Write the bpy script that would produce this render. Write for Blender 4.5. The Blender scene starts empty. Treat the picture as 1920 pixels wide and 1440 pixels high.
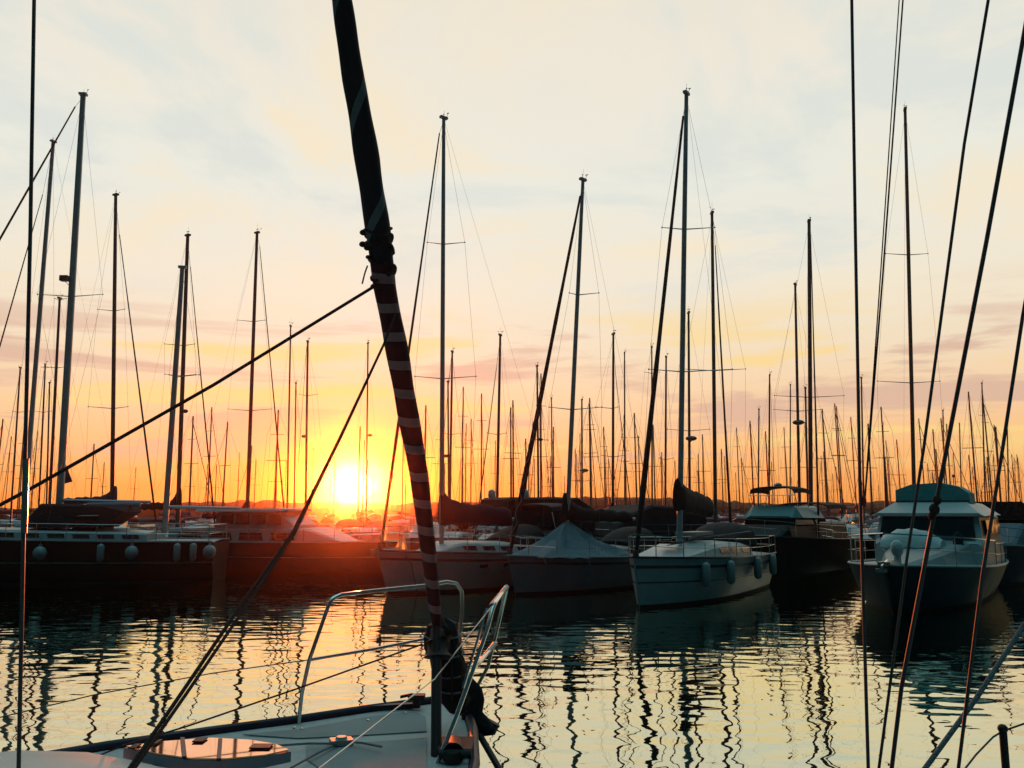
import bpy, bmesh, math, random
from mathutils import Vector, Matrix
random.seed(7)
R = math.radians
scene = bpy.context.scene
col = scene.collection

# ------------------------------------------------------------------ camera
FPX, H = 1600.0, 2.8                     # focal length in photo pixels (photo 1920 wide), eye height
TH = math.atan(235 / FPX)                # camera tilted up a little
cd = bpy.data.cameras.new("camera"); cam = bpy.data.objects.new("camera", cd); col.objects.link(cam)
cd.sensor_width = 36; cd.lens = 36 * FPX / 1920; cd.clip_start = 0.05; cd.clip_end = 20000
cam.location = (0, 0, H); cam.rotation_euler = (math.pi / 2 + TH, 0, 0)
scene.camera = cam

# ------------------------------------------------------------------ view
scene.view_settings.view_transform = 'Standard'; scene.view_settings.look = 'None'
scene.view_settings.exposure = 0.0; scene.view_settings.gamma = 1
scene.cycles.max_bounces = 6; scene.cycles.volume_bounces = 0
scene.cycles.caustics_reflective = False; scene.cycles.caustics_refractive = False

SUN_AZ = math.atan((665 - 960) / FPX)    # left of straight ahead
SUN_EL = R(1.5)
SD = Vector((math.sin(SUN_AZ) * math.cos(SUN_EL), math.cos(SUN_AZ) * math.cos(SUN_EL), math.sin(SUN_EL)))

# ------------------------------------------------------------------ sky
w = bpy.data.worlds.new("World"); scene.world = w; w.use_nodes = True
nt = w.node_tree; nt.nodes.clear()
def N(t, **k):
    n = nt.nodes.new(t)
    for a, b in k.items(): setattr(n, a, b)
    return n
def lnk(a, b): nt.links.new(a, b)
def M(op, a, b=None, c=None, clamp=False):
    n = N('ShaderNodeMath', operation=op); n.use_clamp = clamp
    for i, v in enumerate((a, b, c)):
        if v is None: continue
        if isinstance(v, (int, float)): n.inputs[i].default_value = v
        else: lnk(v, n.inputs[i])
    return n.outputs[0]
def SM(x, a, b):
    n = N('ShaderNodeMapRange', interpolation_type='SMOOTHSTEP'); lnk(x, n.inputs[0])
    n.inputs[1].default_value = a; n.inputs[2].default_value = b; return n.outputs[0]
def MIX(f, a, b, mode='MIX'):
    n = N('ShaderNodeMix', data_type='RGBA', blend_type=mode)
    if isinstance(f, (int, float)): n.inputs[0].default_value = f
    else: lnk(f, n.inputs[0])
    for s, v in ((6, a), (7, b)):
        if isinstance(v, tuple): n.inputs[s].default_value = (*v, 1)
        else: lnk(v, n.inputs[s])
    return n.outputs[2]
def lin(r, g, b):
    return tuple(((c / 255) / 12.92 if c <= 10 else (((c / 255) + .055) / 1.055) ** 2.4) for c in (r, g, b))
tc = N('ShaderNodeTexCoord'); sep = N('ShaderNodeSeparateXYZ'); lnk(tc.outputs['Generated'], sep.inputs[0])
X, Y, Z = sep.outputs
Zc = M('MAXIMUM', Z, 0.0)
den = M('ADD', Zc, 0.10)
cx = M('DIVIDE', X, den); cy = M('DIVIDE', Y, den)
cmb = N('ShaderNodeCombineXYZ'); lnk(cx, cmb.inputs[0]); lnk(cy, cmb.inputs[1])
n1 = N('ShaderNodeTexNoise'); lnk(cmb.outputs[0], n1.inputs[0]); n1.inputs['Scale'].default_value = 1.15
n1.inputs['Detail'].default_value = 6; n1.inputs['Roughness'].default_value = 0.6; n1.inputs['Distortion'].default_value = 0.6
cmb2 = N('ShaderNodeCombineXYZ'); lnk(M('MULTIPLY', X, 1.6), cmb2.inputs[0]); lnk(M('MULTIPLY', Z, 13.0), cmb2.inputs[2])
n2 = N('ShaderNodeTexNoise'); lnk(cmb2.outputs[0], n2.inputs[0]); n2.inputs['Scale'].default_value = 1.7
n2.inputs['Detail'].default_value = 8; n2.inputs['Roughness'].default_value = 0.58; n2.inputs['Distortion'].default_value = 0.4
# clear sky colours by height above the horizon
wob = M('ADD', Zc, M('MULTIPLY', M('SUBTRACT', n2.outputs[0], 0.5), 0.05))
ramp = N('ShaderNodeValToRGB'); lnk(wob, ramp.inputs[0]); cr = ramp.color_ramp
stops = [(0.0, (254, 160, 72)), (0.03, (253, 178, 100)), (0.065, (251, 196, 132)), (0.095, (249, 205, 155)), (0.13, (247, 215, 174)),
         (0.18, (243, 226, 196)), (0.25, (241, 234, 215)), (0.36, (235, 237, 226)), (0.48, (240, 234, 219)), (0.62, (233, 227, 212))]
cr.elements[0].position = stops[0][0]; cr.elements[0].color = (*lin(*stops[0][1]), 1)
cr.elements[1].position = stops[-1][0]; cr.elements[1].color = (*lin(*stops[-1][1]), 1)
for p, c in stops[1:-1]:
    e = cr.elements.new(p); e.color = (*lin(*c), 1)
base = ramp.outputs[0]
# high thin cloud: blue-white gaps and cream veils
hi = SM(Z, 0.16, 0.34)
base = MIX(M('MULTIPLY', SM(n1.outputs[0], 0.49, 0.62), M('MULTIPLY', hi, 0.95)), base, lin(247, 234, 206))
base = MIX(M('MULTIPLY', SM(n1.outputs[0], 0.50, 0.38), M('MULTIPLY', hi, 0.9)), base, lin(221, 228, 222))
# low streaks: mauve bars and yellow bars
lo = M('MULTIPLY', SM(Z, 0.02, 0.08), SM(Z, 0.26, 0.16))
base = MIX(M('MULTIPLY', SM(n2.outputs[0], 0.51, 0.61), M('MULTIPLY', lo, 0.85)), base, lin(216, 182, 162))
base = MIX(M('MULTIPLY', SM(n2.outputs[0], 0.48, 0.38), M('MULTIPLY', lo, 0.85)), base, lin(252, 221, 146))
# warm glow round the sun
vd = N('ShaderNodeVectorMath', operation='DOT_PRODUCT'); lnk(tc.outputs['Generated'], vd.inputs[0]); vd.inputs[1].default_value = SD
ang = M('ARCCOSINE', M('MINIMUM', vd.outputs['Value'], 0.999999))
# the glow is flattened along the horizon
dx = M('SUBTRACT', X, SD.x); dz = M('MULTIPLY', M('SUBTRACT', Z, SD.z), 1.7)
er = M('SQRT', M('ADD', M('MULTIPLY', dx, dx), M('MULTIPLY', dz, dz)))
er = M('ADD', er, M('MULTIPLY', SM(Y, 0.1, -0.1), 3.0))
g1 = M('POWER', M('SUBTRACT', 1.0, SM(er, 0.0, 0.34)), 2.0)
g2 = M('SUBTRACT', 1.0, SM(er, 0.02, 0.13))
base = MIX(M('MULTIPLY', g1, 0.8), base, lin(255, 190, 80))
base = MIX(M('MULTIPLY', g2, 0.85), base, lin(255, 226, 8))
core = M('SUBTRACT', 1.0, SM(er, 0.004, 0.030))
base = MIX(core, base, (3.2, 2.7, 1.2))
# the east behind the camera is already deep teal dusk
west = SM(Y, 0.40, 0.72)
east = MIX(SM(Z, 0.0, 0.5), (0.0005, 0.011, 0.018), (0.0015, 0.036, 0.050))
east = MIX(SM(Z, 0.80, 0.98), east, (0.30, 0.84, 0.94))  # bright teal cap overhead, out of view, added to light the decks
skyc = MIX(west, east, base)
ns = N('ShaderNodeTexSky', sky_type='NISHITA'); ns.sun_disc = False; ns.sun_elevation = SUN_EL; ns.sun_rotation = SUN_AZ
b1 = N('ShaderNodeBackground'); lnk(MIX(west, MIX(1.0, ns.outputs[0], (.02, .10, .12), 'MULTIPLY'), MIX(1.0, ns.outputs[0], (.35, .22, .16), 'MULTIPLY')), b1.inputs[0]); b1.inputs[1].default_value = 0.05
b2 = N('ShaderNodeBackground'); lnk(skyc, b2.inputs[0]); b2.inputs[1].default_value = 0.97
ad = N('ShaderNodeAddShader'); lnk(b1.outputs[0], ad.inputs[0]); lnk(b2.outputs[0], ad.inputs[1])
wo = N('ShaderNodeOutputWorld'); lnk(ad.outputs[0], wo.inputs[0])

# ------------------------------------------------------------------ sun
sl = bpy.data.lights.new("sun", 'SUN'); sl.energy = 4.0; sl.angle = R(0.5); sl.color = (1, 0.15, 0.03)
so = bpy.data.objects.new("sun", sl); col.objects.link(so); so.rotation_euler = SD.to_track_quat('Z', 'Y').to_euler()

# ------------------------------------------------------------------ helpers
def ray(x, y):
    a = (x - 960) / FPX; b = (720 - y) / FPX
    return Vector((a, math.cos(TH) - b * math.sin(TH), math.sin(TH) + b * math.cos(TH)))
def P(x, y, d):                          # world point seen at photo pixel (x,y) at ground distance d
    r = ray(x, y); return Vector((0, 0, H)) + r * (d / r.y)
def W(x, y, z):                          # world point seen at pixel (x,y) on the level z
    r = ray(x, y); return Vector((0, 0, H)) + r * ((z - H) / r.z)

MATS = {}
def mat(name, c, rough=0.5, metal=0.0, c2=None, scale=6.0, bump=0.0, spec=0.5, bscale=None):
    if name in MATS: return MATS[name]
    m = bpy.data.materials.new(name); m.use_nodes = True; t = m.node_tree; b = t.nodes['Principled BSDF']
    b.inputs['Roughness'].default_value = rough; b.inputs['Metallic'].default_value = metal
    b.inputs['Specular IOR Level'].default_value = spec
    tcn = t.nodes.new('ShaderNodeTexCoord'); no = t.nodes.new('ShaderNodeTexNoise'); t.links.new(tcn.outputs['Object'], no.inputs[0])
    no.inputs['Scale'].default_value = scale; no.inputs['Detail'].default_value = 6
    mx = t.nodes.new('ShaderNodeMix'); mx.data_type = 'RGBA'; t.links.new(no.outputs[0], mx.inputs[0])
    c2 = c2 or tuple(x * 0.72 for x in c)
    mx.inputs[6].default_value = (*c2, 1); mx.inputs[7].default_value = (*[min(1, x * 1.12) for x in c], 1)
    t.links.new(mx.outputs[2], b.inputs['Base Color'])
    mr = t.nodes.new('ShaderNodeMapRange'); t.links.new(no.outputs[0], mr.inputs[0])
    mr.inputs[3].default_value = max(0.02, rough - 0.12); mr.inputs[4].default_value = min(1, rough + 0.12); t.links.new(mr.outputs[0], b.inputs['Roughness'])
    if bump:
        n3 = t.nodes.new('ShaderNodeTexNoise'); t.links.new(tcn.outputs['Object'], n3.inputs[0]); n3.inputs['Scale'].default_value = bscale or scale * 2; n3.inputs['Detail'].default_value = 4
        bp = t.nodes.new('ShaderNodeBump'); bp.inputs['Strength'].default_value = bump; bp.inputs['Distance'].default_value = 0.05
        t.links.new(n3.outputs[0], bp.inputs['Height']); t.links.new(bp.outputs[0], b.inputs['Normal'])
    MATS[name] = m; return m
WHITE = mat('white_gelcoat', (.55, .58, .57), .4, c2=(.40, .43, .43), scale=1.5)
GREYW = mat('weathered_gelcoat', (.36, .38, .38), .45, c2=(.26, .28, .28), scale=1.2)
DULL = mat('dull_blue_hull', (.22, .25, .30), .4, scale=1.5)
DHULL = mat('slate_navy_hull', (.025, .05, .075), .6, scale=1.2, spec=.2)
NAVY = mat('navy_paint', (.02, .028, .05), .45, spec=.3)
BLACK = mat('black_hull', (.012, .012, .014), .5, spec=.3)
BOOT = mat('antifouling', (.05, .02, .018), .7)
STRIPE = mat('dark_stripe', (.03, .035, .05), .4)
GOLD = mat('cream_line', (.55, .48, .34), .4)
GLASS = mat('dark_window', (.010, .012, .014), .08, spec=.7)
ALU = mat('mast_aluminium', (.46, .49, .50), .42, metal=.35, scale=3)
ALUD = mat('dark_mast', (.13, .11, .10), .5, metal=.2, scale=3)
STEEL = mat('stainless', (.72, .70, .68), .2, metal=1.0, scale=12)
WIRE = mat('rigging_wire', (.07, .07, .075), .5)
CANVAS = mat('black_canvas', (.014, .014, .018), .85, scale=5, bump=.6)
CANVB = mat('blue_canvas', (.05, .07, .13), .85, scale=4, bump=.6)
CANVR = mat('maroon_canvas', (.16, .018, .035), .85, scale=4, bump=.6)
TEALC = mat('teal_canvas', (.06, .42, .42), .8, scale=4, bump=.5)
COVER = mat('pale_cover', (.22, .28, .33), .8, c2=(.22, .28, .33), scale=3, bump=.5)
TEALD = mat('pale_teal_gelcoat', (.16, .34, .34), .4)
TENT = mat('tent_canvas', (.19, .24, .28), .85, c2=(.12, .16, .19), scale=2.5, bump=.8)
TENDER = mat('tender_cover', (.70, .72, .70), .6, scale=6, bump=.5)
ROPE = mat('dark_rope', (.085, .035, .03), .9, scale=60, bump=.8)
ROPEG = mat('grey_rope', (.30, .33, .34), .9, scale=60, bump=.8)
RUBBER = mat('black_rubber', (.012, .012, .012), .6)
FEND = mat('white_fender', (.40, .42, .42), .5)
TEAK = mat('deck_teak', (.20, .12, .07), .7)
DECKG = mat('deck_grey', (.52, .55, .55), .75, c2=(.38, .42, .42), scale=9, bump=.25, bscale=180)
PANEL = mat('non_slip', (.42, .46, .47), .9, c2=(.30, .335, .34), scale=4, bump=.5, bscale=260)
SAILW = mat('sail_cloth', (.55, .53, .5), .8)
RED = mat('red_paint', (.6, .03, .02), .5)

class MB:
    """collects shapes in world space; build() stores them in the frame of the owning root"""
    def __init__(s): s.v = []; s.f = []; s.uv = None
    def add(s, vs, fs):
        n = len(s.v); s.v += [Vector(v) for v in vs]; s.f += [tuple(i + n for i in f) for f in fs]
    def box(s, c, ax, ay, az):            # centre and three half-axis vectors
        c, ax, ay, az = map(Vector, (c, ax, ay, az)); vs = [c + ax * i + ay * j + az * k for i in (-1, 1) for j in (-1, 1) for k in (-1, 1)]
        s.add(vs, [(0, 1, 3, 2), (4, 6, 7, 5), (0, 4, 5, 1), (2, 3, 7, 6), (0, 2, 6, 4), (1, 5, 7, 3)])
    def tube(s, pts, r, n=8, flat=1.0):
        pts = [Vector(p) for p in pts]; rs = r if isinstance(r, (list, tuple)) else [r] * len(pts)
        rings = []; prev = None
        for i, p in enumerate(pts):
            t = (pts[min(i + 1, len(pts) - 1)] - pts[max(i - 1, 0)]).normalized()
            a = t.cross(Vector((0, 0, 1)))
            if a.length < .1: a = t.cross(Vector((0, 1, 0)))
            if prev is not None:
                a = prev - t * prev.dot(t)
            a.normalize(); prev = a; b = t.cross(a)
            rings.append([p + (a * math.cos(2 * math.pi * k / n) + b * math.sin(2 * math.pi * k / n) * flat) * rs[i] for k in range(n)])
        s.loft(rings, caps=True)
    def loft(s, rings, caps=True, closed=True):
        n = len(rings[0]); vs = [v for r in rings for v in r]; fs = []
        for i in range(len(rings) - 1):
            for k in range(n if closed else n - 1):
                a = i * n + k; b = i * n + (k + 1) % n; fs.append((a, b, b + n, a + n))
        if caps: fs.append(tuple(range(n))[::-1]); fs.append(tuple(range((len(rings) - 1) * n, len(rings) * n)))
        s.add(vs, fs)
    def ball(s, c, rx, ry, rz, n=12, m=8):
        c = Vector(c); rings = []
        for i in range(m + 1):
            a = -math.pi / 2 + math.pi * i / m; q = max(math.cos(a), .02)
            rings.append([c + Vector((rx * q * math.cos(2 * math.pi * k / n), ry * q * math.sin(2 * math.pi * k / n), rz * math.sin(a))) for k in range(n)])
        s.loft(rings)
    def prism(s, poly, dz):               # polygon of world points extruded by vector dz
        dz = Vector(dz); n = len(poly); s.add([Vector(p) for p in poly] + [Vector(p) + dz for p in poly],
              [tuple(range(n))[::-1], tuple(range(n, 2 * n))] + [(i, (i + 1) % n, (i + 1) % n + n, i + n) for i in range(n)])
    def build(s, name, m, root=None, parent=None, smooth=False, label=None):
        if not s.v: return None
        inv = root.matrix_basis.inverted() if root else Matrix.Identity(4)
        me = bpy.data.meshes.new(name); me.from_pydata([inv @ v for v in s.v], [], s.f)
        bm = bmesh.new(); bm.from_mesh(me); bmesh.ops.recalc_face_normals(bm, faces=bm.faces); bm.to_mesh(me); bm.free()
        me.materials.append(m)
        if smooth:
            for p in me.polygons: p.use_smooth = True
            try: me.set_sharp_from_angle(angle=R(45))
            except Exception: pass
        o = bpy.data.objects.new(name, me); col.objects.link(o)
        if root: o.parent = parent or root
        if label: o['label'] = label
        return o
def thing(name, loc, label, cat, rz=0.0, group=None):
    o = bpy.data.objects.new(name, None); col.objects.link(o); o.empty_display_size = .3
    o.location = loc; o.rotation_euler = (0, 0, rz)
    o.matrix_basis = Matrix.Translation(Vector(loc)) @ Matrix.Rotation(rz, 4, 'Z')
    o['label'] = label; o['category'] = cat
    if group: o['group'] = group
    return o
def tagm(o, label, cat, group=None):
    o['label'] = label; o['category'] = cat
    if group: o['group'] = group
    return o

# ------------------------------------------------------------------ water
wm = bpy.data.materials.new('harbour_water'); wm.use_nodes = True; t = wm.node_tree; t.nodes.clear()
out = t.nodes.new('ShaderNodeOutputMaterial'); tcw = t.nodes.new('ShaderNodeTexCoord')
def wnoise(sx, sy, scale, det, dist=0.0):
    mp = t.nodes.new('ShaderNodeMapping'); mp.inputs['Scale'].default_value = (sx, sy, 1); mp.inputs['Rotation'].default_value = (0, 0, R(7)); t.links.new(tcw.outputs['Object'], mp.inputs[0])
    n = t.nodes.new('ShaderNodeTexNoise'); t.links.new(mp.outputs[0], n.inputs[0]); n.inputs['Scale'].default_value = scale
    n.inputs['Detail'].default_value = det; n.inputs['Distortion'].default_value = dist; n.inputs['Roughness'].default_value = .45; return n.outputs[0]
def wb(h, dist, prev=None):
    b = t.nodes.new('ShaderNodeBump'); b.inputs['Strength'].default_value = 1; b.inputs['Distance'].default_value = dist
    t.links.new(h, b.inputs['Height'])
    if prev: t.links.new(prev, b.inputs['Normal'])
    return b.outputs[0]
nrm = wb(wnoise(.5, 1.0, .7, 1.0), .016)
nrm = wb(wnoise(.75, 1.3, 2.1, .6, .2), .0136, nrm)
nrm = wb(wnoise(1, 1.6, 6.5, .8), .0006, nrm)
gl = t.nodes.new('ShaderNodeBsdfGlossy'); gl.inputs['Color'].default_value = (.86, .91, .74, 1); gl.inputs['Roughness'].default_value = .004
df = t.nodes.new('ShaderNodeBsdfDiffuse'); df.inputs['Color'].default_value = (.006, .014, .016, 1)
lw = t.nodes.new('ShaderNodeFresnel'); lw.inputs['IOR'].default_value = 1.33; t.links.new(nrm, lw.inputs['Normal'])
ma = t.nodes.new('ShaderNodeMapRange'); t.links.new(lw.outputs[0], ma.inputs[0]); ma.inputs[1].default_value = 0.02; ma.inputs[2].default_value = .45; ma.inputs[3].default_value = .56; ma.inputs[4].default_value = 1.0
mxw = t.nodes.new('ShaderNodeMixShader'); t.links.new(ma.outputs[0], mxw.inputs[0]); t.links.new(df.outputs[0], mxw.inputs[1]); t.links.new(gl.outputs[0], mxw.inputs[2])
t.links.new(nrm, gl.inputs['Normal']); t.links.new(mxw.outputs[0], out.inputs[0])
b = MB(); b.add([(-1000, -200, 0), (1000, -200, 0), (1000, 600, 0), (-1000, 600, 0)], [(0, 1, 2, 3)])
wat = b.build('water', wm); wat['kind'] = 'structure'; wat['label'] = 'calm harbour water with small ripples mirroring the sunset'

# far wooded shore, low and dark
b = MB(); rings = []
shore = mat('wooded_shore', (.02, .026, .016), .95, scale=.2)
x = -900.0
while x < 900:
    yy = 360 + 30 * math.sin(x * .004)
    h = 5.6 + 1.5 * math.sin(x * .013 + 1) + 1.0 * math.sin(x * .041) + random.uniform(-.6, .7) + (3 * math.exp(-((x - 330) / 90) ** 2))
    rings.append([(x, yy - 14, -.5), (x, yy - 12, h * .55), (x, yy - 7 + random.uniform(-2, 2), h * .86), (x, yy, h), (x, yy + 12, h * .7), (x, yy + 20, -.5)])
    x += random.uniform(2.2, 4.2)
b.loft(rings); hl = b.build('hills', shore); hl['kind'] = 'structure'; hl['label'] = 'low dark wooded shore along the horizon'

# ------------------------------------------------------------------ boat toolkit
def V2(x, y): return Vector((x, y, 0)).normalized()
def pxx(p):                                # photo x of a world point
    dep = p.y * math.cos(TH) + (p.z - H) * math.sin(TH); return 960 + FPX * p.x / dep
def u_for(mast, J, xe, near=True, away=False):         # heading that puts the bow below photo column xe
    best = None
    for k in range(0, 1801):
        a = math.pi * 2 * k / 1800; u = Vector((math.sin(a), math.cos(a), 0))
        if (near and u.y > .02) or (away and u.y < .1): continue
        e = abs(pxx(mast + u * J + Vector((0, 0, 1))) - xe)
        if best is None or e < best[0]: best = (e, u)
    return best[1]

class Boat:
    def __init__(s, bow, u, L, B, fb0, fb1, label, cat='sailboat', name='sailboat', group=None, rake=.8, full=2.0):
        s.bow = Vector(bow); s.u = u.normalized(); s.L = L; s.B = B; s.fb0 = fb0; s.fb1 = fb1; s.rake = rake; s.full = full
        v = Vector((s.u.y, -s.u.x, 0)); c = s.bow - s.u * L / 2
        s.v = v if v.dot(-c) > 0 else -v
        s.root = thing(name, s.bow - s.u * L * .5, label, cat, math.atan2(s.u.y, s.u.x), group)
    def hb(s, t):
        if t < .5: return max(.03, s.B / 2 * (1 - (1 - t / .5) ** s.full) ** .95)
        return s.B / 2 * (1 - .22 * ((t - .5) / .5) ** 2)
    def zs(s, t): return s.fb1 + (s.fb0 - s.fb1) * (1 - t) ** 1.7
    def F(s, a, b, z): return s.bow - s.u * a + s.v * b + Vector((0, 0, z))
    def skin(s, t, z, side=1, off=0.0):
        zs = s.zs(t); q = min(max((z + .35) / (zs + .35), 0), 1)
        hb = s.hb(t) * (.55 + .45 * q ** .55) + off
        a = t * s.L + s.rake * (1 - q) * (1 - t) ** 5 - (off if t < .03 else 0)
        return s.F(a, side * hb, z)
    def hull(s, m, boot=BOOT, stripe=None, line=None, rail=TEAK, deck=DECKG, n=26):
        b = MB(); rings = []; Q = [1, .85, .7, .55, .4, .28, .15, .05]
        for i in range(n + 1):
            t = (i / n) ** 1.3; zs = s.zs(t); zz = [-.35 + q * (zs + .35) for q in Q]
            rings.append([s.skin(t, z, 1) for z in zz] + [s.skin(t, z, -1) for z in zz[::-1]])
        b.loft(rings, caps=True, closed=False)
        s.hullo = b.build('hull', m, s.root, smooth=True)
        b = MB(); rings = []
        for i in range(n + 1):
            t = (i / n) ** 1.3; h = s.hb(t) * .99; z = s.zs(t) - .015
            rings.append([s.F(t * s.L, h * k, z + .07 * (1 - k * k) * min(1, t * 5)) for k in (-1, -.6, -.2, .2, .6, 1)])
        b.loft(rings, caps=False, closed=False); b.build('deck', deck, s.root, smooth=True)
        if rail:
            b = MB()
            for sd in (1, -1): b.tube([s.skin((i / n) ** 1.3, s.zs((i / n) ** 1.3), sd, .0) + Vector((0, 0, .03)) for i in range(n + 1)], .035, 6)
            b.build('toe_rail', rail, s.root, smooth=True)
        def rib(f0, f1, mm, nm, absz=False):
            b = MB()
            for sd in (1, -1):
                rg = []
                for i in range(n + 1):
                    t = (i / n) ** 1.3
                    z0, z1 = (f0, f1) if absz else (s.zs(t) * f0, s.zs(t) * f1)
                    rg.append([s.skin(t, z0, sd, .006), s.skin(t, z1, sd, .006), s.skin(t, z1, sd, .03 if t < .01 else -.01), s.skin(t, z0, sd, -.01)])
                b.loft(rg)
            b.build(nm, mm, s.root, parent=s.hullo)
        if boot: rib(-.1, .10, boot, 'boot_stripe', True)
        if stripe: rib(.80, .86, stripe, 'cove_stripe')
        if line: rib(.50, .525, line, 'rubbing_strake')
    def cabin(s, a0, a1, w, h, m, win=True, slope=.9, z0=None, name='cabin', nwin=3, taper=.8):
        b = MB(); rings = []
        zb = lambda a: (z0 if z0 is not None else s.zs(a / s.L) + .0) - .02
        n = 10
        def sec(a):
            k = (a - a0) / (a1 - a0); hh = h * min(1, max(.04, k * (a1 - a0) / max(slope, .01))) ** .8
            hh *= (1 if k < .97 else .9); ww = w * (taper + (1 - taper) * min(1, k * 2.2)); return hh, ww
        for i in range(n + 1):
            a = a0 + (a1 - a0) * (i / n) ** 1.2; hh, ww = sec(a); z = zb(a)
            rings.append([s.F(a, -ww, z), s.F(a, -ww * .93, z + hh * .72), s.F(a, -ww * .82, z + hh * .93), s.F(a, 0, z + hh * 1.06),
                          s.F(a, ww * .82, z + hh * .93), s.F(a, ww * .93, z + hh * .72), s.F(a, ww, z)])
        b.loft(rings); co = b.build(name, m, s.root)
        if win:
            st = a0 + slope * .9
            for i in range(nwin):
                p0 = st + (a1 - st - .15) * (i + .08) / nwin; p1 = st + (a1 - st - .15) * (i + .86) / nwin
                for sd in (1, -1):
                    b = MB(); qs = []
                    for a, zz in ((p0 + .12, .3), (p1, .3), (p1 - .05, .68), (p0 + .05, .64)):
                        hh, ww = sec(a); qs.append(s.F(a, sd * (ww * (1 - .07 * zz / .72) - .015), zb(a) + hh * zz))
                    b.prism(qs, s.v * sd * .03); b.build('window', GLASS, s.root, parent=co)
        return co
    def sprayhood(s, a0, a1, w, h, m, z0, window=True):
        b = MB(); rings = []
        for i in range(7):
            k = i / 6; hh = h * math.sin(.35 + k * 1.22); a = a0 + (a1 - a0) * k
            rings.append([s.F(a, w * math.cos(math.pi * j / 10) * (.8 + .2 * k), z0 + hh * math.sin(math.pi * j / 10) ** .6) for j in range(11)])
        b.loft(rings, caps=True, closed=False); o = b.build('sprayhood', m, s.root, smooth=True)
        return o
    def bimini(s, a0, a1, w, z0, z1, m, name='bimini'):
        b = MB(); rings = []
        for i in range(6):
            k = i / 5; a = a0 + (a1 - a0) * k
            rings.append([s.F(a, w * math.cos(math.pi * j / 10), z1 - .28 + .28 * math.sin(math.pi * j / 10) ** .5 + .05 * math.sin(k * math.pi)) for j in range(11)] +
                         [s.F(a, w * .97 * math.cos(math.pi * j / 10), z1 - .31 + .27 * math.sin(math.pi * j / 10) ** .5 + .05 * math.sin(k * math.pi)) for j in range(10, -1, -1)])
        b.loft(rings); o = b.build(name, m, s.root, smooth=True)
        for sd in (1, -1):
            for a, a2 in ((a0, a0 + .4), (a1, a1 - .4)):
                b = MB(); b.tube([s.F(a2, sd * w, z0), s.F(a, sd * w * .99, z1 - .3)], .016, 6); b.build('bimini_pole', STEEL, s.root, parent=o)
    def pulpit(s, m=STEEL, h=.62, aft=1.5, r=.016):
        b = MB(); t1 = aft / s.L; pts = []
        for sd in (1, -1):
            seq = [t1, t1 * .7, t1 * .4, t1 * .15]
            p = [s.skin(t, s.zs(t), sd) + Vector((0, 0, h * (1 + .12 * (1 - t / t1)))) for t in seq]
            pts = pts + (p if sd == 1 else [s.F(-.12, 0, s.zs(0) + h * 1.13)] + p[::-1])
        b.tube(pts, r, 6)
        mid = [Vector(p) - Vector((0, 0, h * .5)) for p in pts[:4]]; b.tube(mid, r * .7, 5)
        mid = [Vector(p) - Vector((0, 0, h * .5)) for p in pts[5:]]; b.tube(mid, r * .7, 5)
        for sd in (1, -1):
            for t in (t1, t1 * .4):
                p = s.skin(t, s.zs(t), sd); b.tube([p, p + Vector((0, 0, h * (1 + .12 * (1 - t / t1))))], r, 6)
        b.build('pulpit', m, s.root, smooth=True)
    def pushpit(s, m=STEEL, h=.65):
        b = MB(); pts = [s.skin(t, s.zs(t), 1) + Vector((0, 0, h)) for t in (.86, .93, .99)] + [s.skin(t, s.zs(t), -1) + Vector((0, 0, h)) for t in (.99, .93, .86)]
        b.tube(pts, .016, 6)
        b.tube([p - Vector((0, 0, h * .5)) for p in pts], .011, 5)
        for p in (pts[0], pts[2], pts[3], pts[5]): b.tube([p, p - Vector((0, 0, h))], .016, 6)
        b.build('pushpit', m, s.root, smooth=True)
    def lifelines(s, aft=1.5, n=4, h=.6):
        ts = [aft / s.L + (.86 - aft / s.L) * i / (n + 1) for i in range(n + 2)]
        for sd in (1, -1):
            for t in ts[1:-1]:
                b = MB(); p = s.skin(t, s.zs(t), sd); b.tube([p, p + Vector((0, 0, h))], .014, 6); b.build('stanchion', STEEL, s.root)
            for k in (1, .52):
                b = MB(); b.tube([s.skin(t, s.zs(t), sd) + Vector((0, 0, h * k)) for t in ts], .006, 5); b.build('lifeline', STEEL, s.root)
    def on_axis(s, xb, z=1.3):               # distance aft where the centreline meets photo column xb
        best = min((abs(pxx(s.F(k * .02, 0, z)) - xb), k * .02) for k in range(0, int(s.L * 50)))
        return best[1]
    def mast(s, a, top, wtop, m=ALU, spreaders=(), zbase=None, taper=.8, name='mast', gear=True, radar=None, shrouds=True, stay_top=None,
             stay_r=.008, furled=None, back=True, masthead=True, tipx=None):
        """a = metres aft of the bow, top=(x,y) in the photo, spreaders=(y, xl, xr)"""
        base = s.F(a, 0, zbase if zbase is not None else s.zs(a / s.L))
        d = base.y; tp = P(top[0], top[1], d - s.u.y * .15)
        b = MB(); r = wtop / 2
        K = [base.lerp(tp, k) for k in (0, .5, .8, .97, 1)]
        b.tube(K, [r * 1.08, r, r * .92, r * taper, r * taper], 10)
        if masthead:
            hv = s.u * .16; b.box(tp + Vector((0, 0, .03)), hv, s.v * r * .8, (0, 0, .045))
            b.tube([tp - hv * .9, tp - hv * .9 + Vector((0, 0, .05))], .035, 6)
        mo = b.build(name, m, s.root, smooth=True)
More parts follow.
